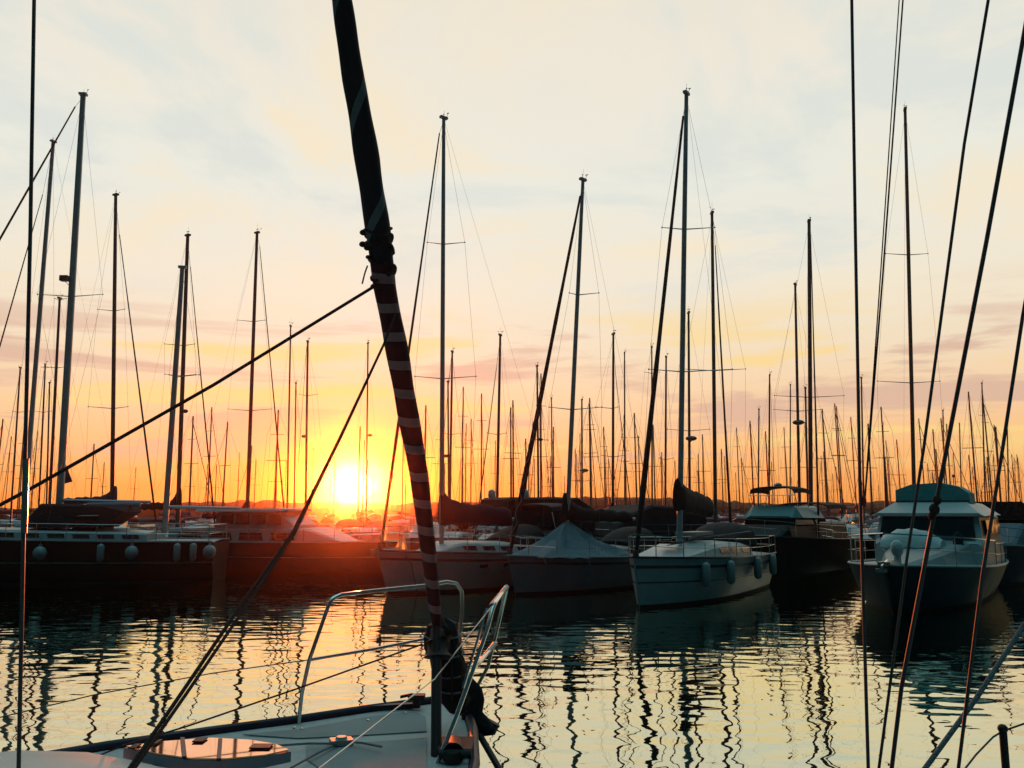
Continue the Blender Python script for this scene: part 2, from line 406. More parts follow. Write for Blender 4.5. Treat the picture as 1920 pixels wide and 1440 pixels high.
        if gear:
            gz = random.uniform(.35, .8); gx = random.choice((-1, 1)) * random.uniform(.3, 1)
            b = MB(); e_ = tp + s.u * .2 * gz + Vector((-.14 * gx, 0, .32 * gz)); b.tube([tp, e_], .006, 5); b.ball(e_, .03, .03, .02, 6, 4)
            b.tube([tp + Vector((0, 0, .05)), tp + Vector((0.02, 0, .75 * gz))], .004, 4)
            b.tube([tp - s.u * .1, tp - s.u * .1 + Vector((.08, 0, .22))], .008, 4); b.box(tp - s.u * .1 + Vector((.08, 0, .24)), (.09 * gz, 0, .01), (0, .006, 0), (0, 0, .015))
            b.build('masthead_gear', WIRE, s.root, parent=mo)
        tips = []
        for (y, xl, xr) in spreaders:
            f = (y - top[1]) / max(1, (955 - top[1])); c = None
            # point on the mast at that photo row
            lo_, hi_ = 0.0, 1.0
            for _ in range(30):
                md = (lo_ + hi_) / 2; q = base.lerp(tp, md)
                yy = 720 - FPX * ((q.z - H) * math.cos(TH) - q.y * math.sin(TH)) / (q.y * math.cos(TH) + (q.z - H) * math.sin(TH))
                if yy > y: lo_ = md
                else: hi_ = md
            c = base.lerp(tp, lo_); mpx = FPX / c.y
            row = []
            for xx, sg in ((xl, -1), (xr, 1)):
                e = c + Vector(((xx - pxx(c)) / mpx, 0, .10)) + s.u * -.12; row.append(e)
                b = MB(); b.tube([c, e], [.035, .018], 6, flat=.6); b.ball(e, .03, .03, .03, 6, 4); b.build('spreader', m, s.root, parent=mo)
            tips.append(row)
        s.mo = mo; s.mtop = tp; s.mbase = base
        if radar:
            x, y, kind = radar; q = P(x, y, d - .2); b = MB()
            if kind == 'dome':
                b.ball(q, .3, .3, .13, 14, 6); b.tube([q - Vector((0, 0, .12)), q + (base.lerp(tp, (q.z - base.z) / (tp.z - base.z)) - q) * .9 - Vector((0, 0, .2))], .03, 6)
            elif kind == 'box':
                b.box(q, (.16, 0, 0), (0, .12, 0), (0, 0, .11)); e = base.lerp(tp, (q.z - base.z) / (tp.z - base.z)); b.tube([q, Vector((e.x, e.y, q.z - .05))], .02, 6); b.tube([q - Vector((0, 0, .1)), Vector((e.x, e.y, q.z - .35))], .012, 6)
            else:
                e = base.lerp(tp, (q.z - base.z) / (tp.z - base.z)); b.tube([q, Vector((e.x, e.y, q.z))], .05, 6); b.ball(q, .16, .12, .1, 8, 5)
            b.build('radar', WIRE, s.root, parent=mo, smooth=True)
        if shrouds:
            for i, sd in enumerate((-1, 1)):
                left = s.skin(a / s.L + .02, s.zs(a / s.L), 1); right = s.skin(a / s.L + .02, s.zs(a / s.L), -1)
                foot = left if (left.x < right.x) == (sd < 0) else right
                pts = [tp - Vector((0, 0, .15))] + [row[i] for row in tips] + [foot]
                b = MB(); b.tube(pts, .0045, 5); b.build('shroud', WIRE, s.root)
        if stay_top:
            e = s.F(.12, 0, s.zs(0) + .05); q = P(stay_top[0], stay_top[1], d + s.u.y * .35)
            if furled:
                b = MB(); n = 16; b.tube([e.lerp(q, k / n) for k in range(n + 1)], [furled * (.55 if k == 0 else (1.25 - .75 * k / n) * random.uniform(.9, 1.08)) for k in range(n + 1)], 8)
                b.build('furled_jib', CANVAS if furled > .03 else WIRE, s.root, smooth=True)
                b = MB(); b.tube([e - Vector((0, 0, .05)), e + Vector((0, 0, .18))], [.09, .09], 10); b.build('furling_drum', WIRE, s.root)
                b = MB(); b.tube([q, tp - Vector((0, 0, .1))], .008, 5); b.build('forestay', WIRE, s.root)
            else:
                b = MB(); b.tube([e, q, tp - Vector((0, 0, .08))], stay_r, 6); b.build('forestay', WIRE, s.root)
        if back:
            b = MB(); b.tube([tp, s.F(s.L * .98, 0, s.zs(1) + .1)], .0035, 5); b.build('backstay', WIRE, s.root)
        return mo
    def boom(s, a, z, Lb, m, peak=.75, drop=.06, cover=True, h=.22, swing=0.0, bm=ALU):
        ax = (-s.u * math.cos(swing) + s.v * math.sin(swing)); c = s.F(a, 0, z)
        b = MB(); b.tube([c + ax * .1, c + ax * Lb - Vector((0, 0, drop))], .06, 8); bo = b.build('boom', bm, s.root, smooth=True)
        if cover:
            b = MB(); rings = []; n = 18; sv = ax.cross(Vector((0, 0, 1)))
            for i in range(n + 1):
                k = i / n; up_ = h * (1 - .35 * k) + peak * max(0, 1 - k / .24) ** 1.5 + .03 * math.sin(i * 2.1) + .02 * math.sin(i * 5.3); dn = .12 + .03 * math.sin(i * 1.7)
                wd = (.15 + .08 * (h > .5)) * (1 - .3 * k); dn += .14 * (h > .5)
                if i in (0, n): up_ *= .8; wd *= .7
                p = c + ax * (k * (Lb - .1) - .08) - Vector((0, 0, drop * k))
                rings.append([p + sv * wd * math.cos(q) + Vector((0, 0, (up_ if math.sin(q) > 0 else dn) * math.sin(q))) for q in [2 * math.pi * j / 12 for j in range(12)]])
            b.loft(rings); b.build('sail_cover', m, s.root, smooth=True)
        return bo
def fender(p, label, kind='cyl', r=.12, h=.6, hang=.5, group='fenders hanging along the hulls'):
    p = Vector(p); ro = thing('fender', p, label, 'fender', 0, group); b = MB()
    if kind == 'ball': b.ball(p, r, r, r * 1.1, 16, 10); b.tube([p + Vector((0, 0, r)), p + Vector((0, 0, r * 1.4))], r * .25, 8)
    else:
        K = [(-h / 2, .3), (-h * .44, .8), (-h * .38, 1), (h * .38, 1), (h * .44, .8), (h / 2, .3)]
        b.tube([p + Vector((0, 0, a)) for a, _ in K], [r * q for _, q in K], 14)
    b.build('fender_body', FEND, ro, smooth=True)
    b = MB(); b.tube([p + Vector((0, 0, r if kind == 'ball' else h / 2)), p + Vector((0, 0, h / 2 + hang))], .01, 5); b.build('lanyard', ROPEG, ro)
    return ro

# ------------------------------------------------------------------ front row of boats
# white sloop moored left of centre, bow to the left
A = Boat(W(706, 1116, 0), V2(-.75, -.66), 9.2, 3.0, 1.42, 1.15, 'white sloop with maroon sail cover moored just right of the setting sun', rake=.55)
A.hull(WHITE, stripe=STRIPE, rail=STRIPE)
A.cabin(2.0, 6.2, 1.0, .42, WHITE, nwin=4)
am = A.on_axis(828, 1.6)
A.mast(am, (832, 222), .165, spreaders=((458, 795, 868), (710, 772, 888)), stay_top=(824, 250), furled=.05, zbase=1.5)
A.boom(am, 2.5, 3.4, CANVR, peak=.45, h=.62)
A.sprayhood(5.3, 6.6, 1.15, .75, CANVAS, 1.5)
A.bimini(6.9, 8.6, 1.2, 1.3, 3.0, CANVAS)
A.pulpit(); A.lifelines(n=4); A.pushpit()
b = MB(); b.tube([A.F(-.1, 0, 1.48), A.F(.9, 0, 1.5)], .035, 6); b.box(A.F(-.12, 0, 1.36), A.u * .05, A.v * .2, (0, 0, .12)); b.build('anchor', STEEL, A.root)
b = MB(); b.tube([A.skin(.08, 1.3, 1, .02), A.skin(.1, 1.0, 1, .02), A.skin(.11, .1, 1, .05), A.skin(.11, -.2, 1, .06)], .014, 6); b.build('mooring_rope', WIRE, A.root)
for t_, tx in ((.62, 'dark fender'), (.76, 'dark fender')):
    p = A.skin(t_, .75, 1, .16); ro = thing('fender', p, ('dark cylindrical fender on the side of the white sloop, nearer its mast' if t_ < .7 else 'dark cylindrical fender on the side of the white sloop, nearer its stern'), 'fender', 0, 'dark fenders of the white sloop')
    b = MB(); K = [(-.45, .2), (-.38, .8), (-.3, 1), (.3, .9), (.4, .5), (.45, .15)]; b.tube([p + Vector((0, 0, a)) for a, _ in K], [.17 * q for _, q in K], 14); b.build('fender_body', CANVAS, ro, smooth=True)
    b = MB(); b.tube([p + Vector((0, 0, .45)), A.skin(t_, 1.25, 1, .02) + Vector((0, 0, .3))], .01, 5); b.build('lanyard', WIRE, ro)

for bt_, mm_ in ((A, GLASS),):
    for t_ in (.36, .47, .58):
        b = MB(); p = [bt_.skin(t_ + i * .012, z_, 1, .008) for i, z_ in ((0, .80), (3, .80), (3, .92), (0, .92))]; b.prism(p, bt_.v * .012); b.build('portlight', mm_, bt_.root, parent=bt_.hullo)
# slate-blue sloop with a pale cover tent on deck
B_ = Boat(W(951, 1118, 0), V2(-.7, -.71), 8.8, 2.9, 1.28, 1.05, 'slate blue sloop with a pale triangular tent cover on its foredeck', rake=.5)
B_.hull(DULL, stripe=STRIPE, rail=WHITE)
bmA = B_.on_axis(1061, 1.6)
B_.cabin(2.2, 6.4, .95, .4, GREYW)
B_.mast(bmA, (1093, 338), .16, spreaders=((553, 1063, 1120), (768, 1025, 1125)), stay_top=(1088, 368), furled=.085, zbase=1.4)
B_.boom(bmA, 2.5, 3.6, CANVAS, peak=.7, h=.4, swing=.1)
b = MB(); top = B_.F(bmA + .1, 0, 2.42); k = [B_.F(bmA - 2.2, .95, 1.25), B_.F(bmA - .4, 1.32, 1.16), B_.F(bmA + 2.2, 1.35, 1.2), B_.F(bmA + 2.4, -1.2, 1.2), B_.F(bmA - .4, -1.3, 1.16), B_.F(bmA - 2.2, -.95, 1.25)]
rings = []; NP = 36
for lv in range(11):
    f_ = lv / 10; rg = []
    for j in range(NP):
        q_ = j / NP * 6; i_ = int(q_); fr = q_ - i_; p = k[i_].lerp(k[(i_ + 1) % 6], fr)
        sg = math.sin(math.pi * fr) * (.07 + .03 * math.sin(j * 2.7)); cen = B_.F(bmA, 0, 1.2); p = p.lerp(cen, sg)
        w_ = p.lerp(top, f_ * .97); w_.z -= .16 * math.sin(math.pi * f_) * (1 + .35 * math.sin(j * 1.9 + f_ * 4)) - .02 * math.sin(j * 4.1 + lv); rg.append(w_)
    rings.append(rg)
b.loft(rings); b.build('tent_cover', TENT, B_.root, smooth=True)
for q_ in k[:3]:
    b = MB(); b.tube([q_, q_ + B_.v * .12 - Vector((0, 0, .22))], .012, 5); b.build('tie_down', ROPEG, B_.root)
B_.pulpit(); B_.lifelines(n=4); B_.pushpit()
B_.sprayhood(5.6, 6.9, 1.1, .8, CANVAS, 1.35)
b = MB(); q0 = P(1084, 372, 29.0); q1 = P(962, 1000, 27.6)
n_ = 90
b.tube([q0.lerp(q1, i / n_) + Vector((.055 * math.cos(i * 1.15), -.06, .0)) for i in range(int(n_ * .62), n_ + 1)], .012, 5); b.build('furling_lacing', ROPEG, B_.root)

# white sloop, right of centre
C_ = Boat(W(1191, 1143, 0), V2(-.55, -.835), 9.4, 3.2, 1.42, 1.2, 'white sloop with cylindrical fenders and black sail cover right of centre', rake=.35)
C_.hull(WHITE, stripe=STRIPE, line=STRIPE, rail=STRIPE, boot=BOOT, deck=GREYW)
cm = C_.on_axis(1274, 1.7)
cc = C_.cabin(1.6, 7.2, 1.12, .5, WHITE, nwin=3, slope=2.6)
C_.mast(cm, (1287, 176), .175, spreaders=((430, 1237, 1340), (697, 1213, 1372)), stay_top=(1281, 218), furled=.075, zbase=1.7)
C_.boom(cm, 3.0, 3.1, CANVAS, peak=.35, h=.62, drop=.22)
C_.pulpit(h=.6); C_.lifelines(n=4); C_.pushpit()
b = MB(); b.box(C_.F(2.6, 0, 1.78), C_.u * .3, C_.v * .3, (0, 0, .03)); b.build('fore_hatch', GLASS, C_.root)
b = MB(); b.box(C_.F(cm + 1.3, .0, 2.02), C_.u * .8, C_.v * .35, (0, 0, .05)); b.build('coachroof_hatch', GREYW, C_.root)
C_.sprayhood(6.3, 7.5, 1.15, .75, CANVAS, 1.6)
for a_, s_ in ((3.0, 1.15), (4.2, 1.05)):
    b = MB(); b.tube([C_.F(1.9, .2, 1.72), C_.F(a_, .95, 1.95), C_.F(7.0, s_, 2.05)], .014, 5); b.build('deck_line', WIRE, C_.root)
for x_, y_, t_ in ((1323, 1062, 'longest white fender, below the mast of the right-centre sloop'), (1371, 1076, 'white fender amidships on the right-centre sloop'), (1420, 1064, 'white fender towards the stern of the right-centre sloop'), (1448, 1068, 'white fender at the stern corner of the right-centre sloop')):
    t0 = min(((abs(pxx(C_.skin(k / 100, .9, 1, .14)) - x_)), k / 100) for k in range(5, 100))[1]
    fender(C_.skin(t0, .88, 1, .15), t_, r=.13, h=.72, hang=.55, group='fenders of the right-centre sloop')

# white flybridge cruiser at the right, bow to the viewer
D = Boat(Vector((10.05, 23.4, 0)), V2(-.58, -.815), 12.0, 4.1, 1.28, .95, 'dark-hulled motor cruiser with white cabin, teal canopy and a covered tender on its bow', 'motor cruiser', 'motor_cruiser', rake=1.0, full=2.6)
D.o = 2.5
def DF(a, b_, z): return D.F(a + D.o, b_, z)
D.hull(DHULL, boot=BOOT, rail=WHITE, deck=GREYW)
def ringbox(bt, a, w0, w1, z0, z1):
    a += getattr(bt, 'o', 0); return [bt.F(a, -w0, z0), bt.F(a, -w1, z1 - .08), bt.F(a, -w1 + .12, z1), bt.F(a, w1 - .12, z1), bt.F(a, w1, z1 - .08), bt.F(a, w0, z0)]
def superstructure(bt, secs, m, name):      # secs = (a, halfwidth low, halfwidth high, z low, z high)
    b = MB(); b.loft([ringbox(bt, *q) for q in secs]); return b.build(name, m, bt.root)
fo = superstructure(D, [(-.6, .35, .25, 1.15, 1.26), (1.2, .95, .8, 1.1, 1.5), (3.4, 1.4, 1.2, 1.05, 1.72), (3.62, 1.5, 1.3, 1.05, 1.8)], GREYW, 'foredeck_trunk')
sa = superstructure(D, [(3.5, 1.62, 1.58, 1.0, 1.72), (3.66, 1.66, 1.6, 1.0, 1.86), (3.97, 1.7, 1.5, 1.0, 2.62), (8.0, 1.75, 1.6, .95, 2.62)], WHITE, 'saloon')
b = MB(); b.prism([DF(3.62, -1.46, 1.88), DF(3.62, 1.42, 1.88), DF(3.90, 1.34, 2.54), DF(3.90, -1.38, 2.54)], D.u * .05); b.build('windscreen', GLASS, D.root, parent=sa)
for x0, x1 in ((4.5, 5.5), (5.65, 6.6), (6.75, 7.8)):
    for sd in (1, -1):
        b = MB(); b.prism([DF(x0 - .1, sd * 1.63, 1.95), DF(x1, sd * 1.64, 1.95), DF(x1, sd * 1.575, 2.45), DF(x0 + .1, sd * 1.555, 2.45)], D.v * sd * .06); b.build('side_window', GLASS, D.root, parent=sa)
fl = superstructure(D, [(3.75, 1.72, 1.66, 2.58, 2.68), (4.5, 1.72, 1.25, 2.6, 3.02), (4.9, 1.72, 1.2, 2.6, 3.05), (7.6, 1.75, 1.3, 2.6, 3.0)], WHITE, 'flybridge')
b = MB(); rg = []
for a_, k_ in ((4.75, .9), (4.85, 1), (5.4, 1.05), (6.0, 1)):
    rg.append([DF(a_, -1.12, 3.0), DF(a_, -1.1, 3.45 * k_ if False else 3.46), DF(a_, -.6, 3.60 + .05 * k_), DF(a_, .3, 3.66 + .04 * k_), DF(a_, .85, 3.56), DF(a_, 1.15, 3.35), DF(a_, 1.2, 3.0)])
b.loft(rg); b.build('flybridge_canopy', TEALC, D.root)
b = MB(); b.tube([DF(4.74, -1.12, 3.08), DF(4.74, 1.17, 3.08)], .02, 6); b.build('canopy_piping', NAVY, D.root)
b = MB(); rg = []
for i in range(9):
    k_ = i / 8; x_ = -1.0 + 1.75 * k_; hh = .16 + .42 * math.sin(math.pi * min(1, max(0, k_ * .9 + .08))) ** .7
    rg.append([DF(2.55 + .55 * math.cos(q), x_ - .12, 1.62 + (hh if math.sin(q) > 0 else .12) * math.sin(q) + .03 * math.sin(i * 3 + q * 5)) for q in [2 * math.pi * j / 12 for j in range(12)]])
b.loft(rg); b.build('covered_tender', TENDER, D.root, smooth=True)
D.pulpit(h=.78, aft=5.2, r=.02)
D.lifelines(aft=5.2, n=3, h=.7)
p = D.F(1.0, .1, 1.72); b = MB(); b.ball(p, .17, .17, .24, 12, 8); b.tube([p - Vector((0, 0, .2)), p - Vector((0, 0, .42))], .1, 8); b.build('windlass_cover', TENDER, D.root, smooth=True)
p = D.F(.3, 0, 1.36); b = MB(); b.box(p, D.u * .55, D.v * .16, (0, 0, .05)); b.tube([D.F(-.5, 0, 1.3), D.F(.2, 0, 1.42)], .04, 6); b.box(D.F(-.52, 0, 1.2), D.u * .04, D.v * .14, (0, 0, .05)); b.build('anchor', STEEL, D.root)
b = MB(); b.tube([DF(3.3, .95, 1.5), DF(3.3, .95, 1.95), DF(3.32, .93, 2.1)], [.16, .15, .04], 10); b.build('rolled_fender_bag', CANVAS, D.root, smooth=True)
b = MB(); b.tube([DF(6.4, .5, 3.6), DF(6.4, .5, 3.95)], .015, 5); b.ball(DF(6.4, .5, 3.97), .05, .05, .06, 8, 5); b.build('masthead_light', WIRE, D.root)
for x_ in (1.25, 1.42):
    b = MB(); b.tube([DF(7.2, x_, 3.0), DF(7.2, x_, 3.4), DF(7.2, x_ + .35, 3.42)], .015, 5); b.build('rod_holder', WIRE, D.root)

# dark ketch filling the left
Lk = Boat(P(-330, 1093, 33.0) * 1, V2(-.95, -.12), 15.5, 4.2, 1.9, 1.55, 'long black-hulled ketch with white coachroof on the left', rake=.9)
Lk.bow.z = 0
k0 = Lk.on_axis(108, 1.8); k1 = Lk.on_axis(308, 1.8)
Lk.L = k1 + (k1 - k0) * .55
Lk.hull(BLACK, boot=STRIPE, line=GOLD, rail=GREYW)
Lk.cabin(k0 - 3.2, k1 - .3, 1.35, .42, GREYW, nwin=7, slope=.5, taper=.95)
Lk.cabin(k0 + .6, k1 - 2.3, 1.0, .62, BLACK, nwin=2, slope=.9, z0=1.95, name='doghouse')
superstructure(Lk, [(k0 + .7, 1.0, .9, 2.52, 2.6), (k0 + 1.2, 1.12, 1.0, 2.55, 2.66), (k1 - 2.2, 1.12, 1.0, 2.55, 2.66)], GREYW, 'doghouse_roof')
Lk.mast(k0, (156, 178), .27, spreaders=((556, 62, 188),), stay_top=(141, 200), furled=.06, zbase=2.0, radar=(121, 522, 'box'), back=False)
mo_main = Lk.mo
Lk.mast(k1, (342, 502), .225, spreaders=((707, 311, 368),), zbase=1.8, name='mizzen_mast', back=False, gear=False)
Lk.boom(k0, 3.15, k1 - k0 - .6, CANVAS, peak=.1, h=.12, cover=False)
Lk.boom(k1, 2.9, 2.9, NAVY, peak=.3, h=.15, cover=False)
Lk.lifelines(aft=3, n=8, h=.65); Lk.pushpit(); Lk.pulpit()
b = MB(); b.prism([P(119, 862, Lk.mbase.y), P(135, 903, Lk.mbase.y), P(112, 909, Lk.mbase.y), P(110, 870, Lk.mbase.y)], (0, .05, 0)); b.build('flag', CANVB, Lk.root)
superstructure(Lk, [(k0 - .9, 1.0, .7, 2.1, 2.5), (k0 - .4, 1.1, .9, 2.1, 3.02), (k0 + 1.9, 1.15, .9, 2.1, 2.98), (k0 + 2.8, 1.0, .7, 2.7, 2.95)], CANVAS, 'awning')
# rolled awning along the boom
b = MB(); b.tube([Lk.F(k1 - 2.9, .3, 2.95), Lk.F(k1 - .9, .3, 2.98)], .11, 10); b.build('rolled_awning', COVER, Lk.root, smooth=True)
for x_, t_, kd in ((74, 'round white fender below the main mast of the black ketch', 'ball'), (246, 'round white fender on the black ketch below its coachroof', 'ball'), (436, 'round white fender at the stern of the black ketch', 'ball'),
                   (190, 'slim cylindrical fender on the black ketch between its two round ones', 'c'), (333, 'cylindrical fender below the mizzen mast of the black ketch, left of a pair', 'c'), (364, 'cylindrical fender below the mizzen mast of the black ketch, right of a pair', 'c')):
    t0 = min(((abs(pxx(Lk.skin(k / 200, 1.2, 1, .14)) - x_)), k / 200) for k in range(5, 200))[1]
    fender(Lk.skin(t0, 1.2, 1, .2), t_, 'ball' if kd == 'ball' else 'cyl', r=.24 if kd == 'ball' else .13, h=.66, hang=.35, group='fenders of the black ketch')

# dark motor yacht under the sun
E_ = Boat(P(745, 1067, 39.0), V2(.93, -.25), 12.0, 3.8, 1.35, 1.3, 'dark-hulled motor yacht with pale deckhouse directly below the sun', 'motor yacht', 'motor_yacht', rake=.8); E_.bow.z = 0
E_.hull(NAVY, boot=BOOT, line=GOLD, rail=GREYW)
superstructure(E_, [(2.2, 1.0, .9, 1.2, 1.3), (3.4, 1.3, 1.2, 1.2, 1.8), (4.0, 1.35, 1.3, 1.2, 1.95), (11, 1.4, 1.3, 1.2, 1.95)], GREYW, 'deckhouse')
eh = superstructure(E_, [(4.6, 1.2, 1.1, 1.93, 2.1), (5.4, 1.25, 1.1, 1.93, 2.75), (8.6, 1.25, 1.1, 1.93, 2.7)], GREYW, 'wheelhouse')
superstructure(E_, [(5.0, 1.35, 1.3, 2.72, 2.8), (5.4, 1.4, 1.35, 2.7, 2.86), (9.6, 1.4, 1.35, 2.68, 2.82)], GREYW, 'hardtop')
for i in range(4):
    b = MB(); a0 = 5.2 + i * .82; b.prism([E_.F(a0, 1.2, 2.12), E_.F(a0 + .66, 1.2, 2.12), E_.F(a0 + .66, 1.13, 2.58), E_.F(a0 + .08, 1.13, 2.58)], E_.v * .06); b.build('window', GLASS, E_.root, parent=eh)
for i in range(4):
    b = MB(); a0 = 4.4 + i * 1.6; b.prism([E_.F(a0, 1.36, 1.42), E_.F(a0 + 1.2, 1.36, 1.42), E_.F(a0 + 1.2, 1.32, 1.75), E_.F(a0 + .1, 1.32, 1.75)], E_.v * .06); b.build('saloon_window', GLASS, E_.root)
E_.pulpit(aft=2.5); E_.lifelines(aft=2.5, n=5)

# black trawler yacht with a teal pilothouse
T_ = Boat(P(1388, 1088, 34.5), V2(-.62, -.78), 11.0, 3.9, 1.75, 1.4, 'black trawler yacht with teal pilothouse and railed hardtop right of centre', 'trawler yacht', 'trawler_yacht', rake=.5); T_.bow.z = 0
T_.hull(BLACK, boot=BOOT, rail=STRIPE)
superstructure(T_, [(2.0, 1.0, .9, 1.5, 1.7), (2.5, 1.25, 1.15, 1.5, 2.15), (9.5, 1.35, 1.2, 1.4, 2.2)], BLACK, 'deckhouse')
tp_ = superstructure(T_, [(3.2, 1.2, 1.0, 2.45, 2.52), (3.7, 1.3, 1.0, 2.45, 2.95), (6.2, 1.35, 1.05, 2.42, 2.95)], TEALD, 'pilothouse')
superstructure(T_, [(3.3, 1.15, 1.1, 2.15, 2.46), (6.0, 1.2, 1.15, 2.15, 2.44)], GLASS, 'pilothouse_glazing')
T_.bimini(3.6, 5.6, 1.0, 2.9, 3.78, CANVAS, name='hardtop')
b = MB()
for i in range(9):
    q = T_.F(3.5 + .02 * i, -1.0 + .25 * i, 2.95); b.tube([q, q + Vector((0, 0, .45))], .012, 5)
b.tube([T_.F(3.5, -1.0, 3.4), T_.F(3.66, 1.0, 3.4)], .016, 5); b.build('flybridge_rail', STEEL, T_.root)
b = MB(); b.ball(T_.F(4.4, 0, 3.86), .17, .17, .1, 10, 6); b.build('radar_dome', GREYW, T_.root, smooth=True)
T_.pulpit(aft=2.5); T_.lifelines(aft=2.5, n=4)
T_.bimini(7.0, 9.6, 1.3, 1.8, 3.1, CANVAS, name='aft_bimini')

# dark-topped motor yacht behind the white sloop
Gd = Boat(P(890, 1050, 36.0), V2(-.85, -.5), 10.0, 3.6, 1.5, 1.3, 'motor yacht under a big black canopy with two satellite domes', 'motor yacht', 'motor_yacht', rake=.6); Gd.bow.z = 0
Gd.hull(WHITE, boot=BOOT, rail=STRIPE)
superstructure(Gd, [(1.6, .9, .8, 1.4, 1.5), (2.4, 1.3, 1.2, 1.4, 2.0), (8.6, 1.5, 1.4, 1.3, 2.1)], GREYW, 'deckhouse')
superstructure(Gd, [(.9, 1.2, 1.2, 2.1, 3.2), (1.1, 1.35, 1.3, 2.1, 3.3), (4.4, 1.4, 1.3, 2.0, 3.3), (5.2, 1.35, 1.2, 1.8, 2.9)], CANVAS, 'canopy')
for x_ in (922, 985):
    q = P(x_, 925, 34.5); b = MB(); b.tube([q - Vector((0, 0, .22)), q - Vector((0, 0, .1)), q + Vector((0, 0, .08)), q + Vector((0, 0, .16))], [.12, .15, .14, .05], 12); b.build('satellite_dome', WHITE, Gd.root, smooth=True)
Gd.pulpit(aft=2.0)

# black boat behind the slate sloop, boat at the far right
Hd = Boat(P(1100, 1060, 36.5), V2(-.7, -.6), 9.0, 3.4, 1.6, 1.5, 'low black cabin boat under canvas behind the slate blue sloop', 'cabin boat', 'cabin_boat', rake=.5); Hd.bow.z = 0
Hd.hull(BLACK, boot=BOOT, rail=STRIPE)
superstructure(Hd, [(.8, .9, .8, 1.5, 1.7), (1.6, 1.3, 1.1, 1.5, 2.6), (3.0, 1.4, 1.2, 1.5, 3.0), (6.5, 1.4, 1.3, 1.4, 2.85)], CANVAS, 'canopy')
Hd.pulpit(aft=2.0); Hd.lifelines(aft=2, n=3)
Jd = Boat(P(1862, 1090, 31.5), V2(-.5, -.86), 10.0, 3.7, 1.5, 1.2, 'pale cabin cruiser at the right edge with a dark canopy', 'cabin cruiser', 'cabin_cruiser', rake=.6); Jd.bow.z = 0
Jd.hull(NAVY, boot=BOOT, rail=GREYW)
superstructure(Jd, [(1.6, .9, .8, 1.4, 1.55), (2.2, 1.3, 1.15, 1.4, 2.25), (8.6, 1.5, 1.4, 1.3, 2.4)], COVER, 'cabin')
superstructure(Jd, [(2.8, 1.3, 1.2, 2.38, 3.1), (7.0, 1.4, 1.3, 2.36, 3.1)], CANVAS, 'canopy')
Jd.pulpit(aft=2.0)

# ------------------------------------------------------------------ second rows: every mast one can follow is its own boat
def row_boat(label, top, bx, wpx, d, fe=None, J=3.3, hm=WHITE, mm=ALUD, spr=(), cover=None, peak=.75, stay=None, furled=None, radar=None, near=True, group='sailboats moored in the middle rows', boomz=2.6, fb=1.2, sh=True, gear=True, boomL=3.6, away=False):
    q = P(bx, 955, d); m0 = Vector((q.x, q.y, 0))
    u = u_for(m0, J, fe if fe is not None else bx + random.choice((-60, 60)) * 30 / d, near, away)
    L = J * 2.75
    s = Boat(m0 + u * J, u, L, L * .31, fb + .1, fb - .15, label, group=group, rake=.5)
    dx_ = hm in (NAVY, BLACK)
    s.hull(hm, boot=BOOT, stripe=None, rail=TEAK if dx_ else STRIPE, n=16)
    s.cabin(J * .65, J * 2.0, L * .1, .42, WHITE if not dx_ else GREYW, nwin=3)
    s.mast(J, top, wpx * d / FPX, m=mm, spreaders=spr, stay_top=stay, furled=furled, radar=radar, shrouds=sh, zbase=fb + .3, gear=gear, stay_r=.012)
    if cover is not None: s.boom(J, boomz, boomL, cover, peak=peak, h=.3, drop=.0)
    s.pulpit(); s.pushpit()
    if d < 48: s.lifelines(n=3)
    if random.random() < .7 or d < 42: s.sprayhood(J * 1.85, J * 2.2, L * .12, .7, random.choice((CANVAS, CANVB, COVER)), fb + .2)
    return s
RB = row_boat
RB('sailboat with blue-grey sail cover and tall mast left of the two crossing leaning masts', (217, 366), 213, 7.5, 41, fe=300, hm=WHITE, spr=((583, 185, 237), (766, 168, 243)), cover=CANVB, peak=.65, stay=(224, 440), furled=.04, boomz=3.15, boomL=4.0)
RB('sailboat with black sail cover whose mast stands just right of the leaning mizzen mast', (352, 442), 335, 8, 42, fe=408, hm=GREYW, spr=((648, 310, 368), (705, 311, 370)), cover=CANVAS, peak=.9, stay=(357, 500), furled=.035, radar=(347, 771, 'r'), boomz=2.9, boomL=3.6)
RB('sailboat with brown mast and maroon cover between the black ketch and the sun', (482, 437), 464, 7, 45, fe=540, hm=WHITE, spr=((603, 447, 500), (770, 430, 512)), cover=CANVR, peak=.9, stay=(487, 462), furled=.035, boomz=2.4, boomL=4.0)
RB('sailboat with green-grey mast and furled headsail at the far left, second mast from the edge', (100, 266), 46, 8.5, 43, fe=-110, J=4.4, hm=WHITE, mm=ALU, spr=(), stay=(80, 365), furled=.04, cover=None)
RB('sailboat whose thin mast rises between the two leaning masts on the far left', (112, 560), 94, 5.5, 46, fe=20, hm=NAVY, spr=((562, 100, 122), (690, 80, 122)), cover=None)
RB('sailboat with short mast at far left, left of the tall leaning masts', (38, 690), 22, 3.5, 58, fe=-20, spr=((773, 22, 60),), stay=(34, 720))
RB('sailboat with slim dark mast under the far left spreaders', (85, 684), 74, 3.4, 60, fe=50, spr=((690, 76, 96), (773, 62, 96)), stay=(82, 700))
RB('sailboat with slim dark mast just right of another slim one at far left', (93, 718), 89, 3.2, 66, fe=110)
RB('sailboat with plain thin mast, first of three left of the sun', (545, 612), 539, 3.4, 52, fe=512, spr=())
RB('sailboat with short thin mast, middle of three left of the sun', (555, 719), 552, 3, 62, fe=530)
RB('sailboat with mast carrying a small radar, nearest left of the sun', (577, 641), 574, 4.6, 50, fe=548, radar=(570, 818, 'r'), stay=(575, 650), spr=((742, 560, 594),))
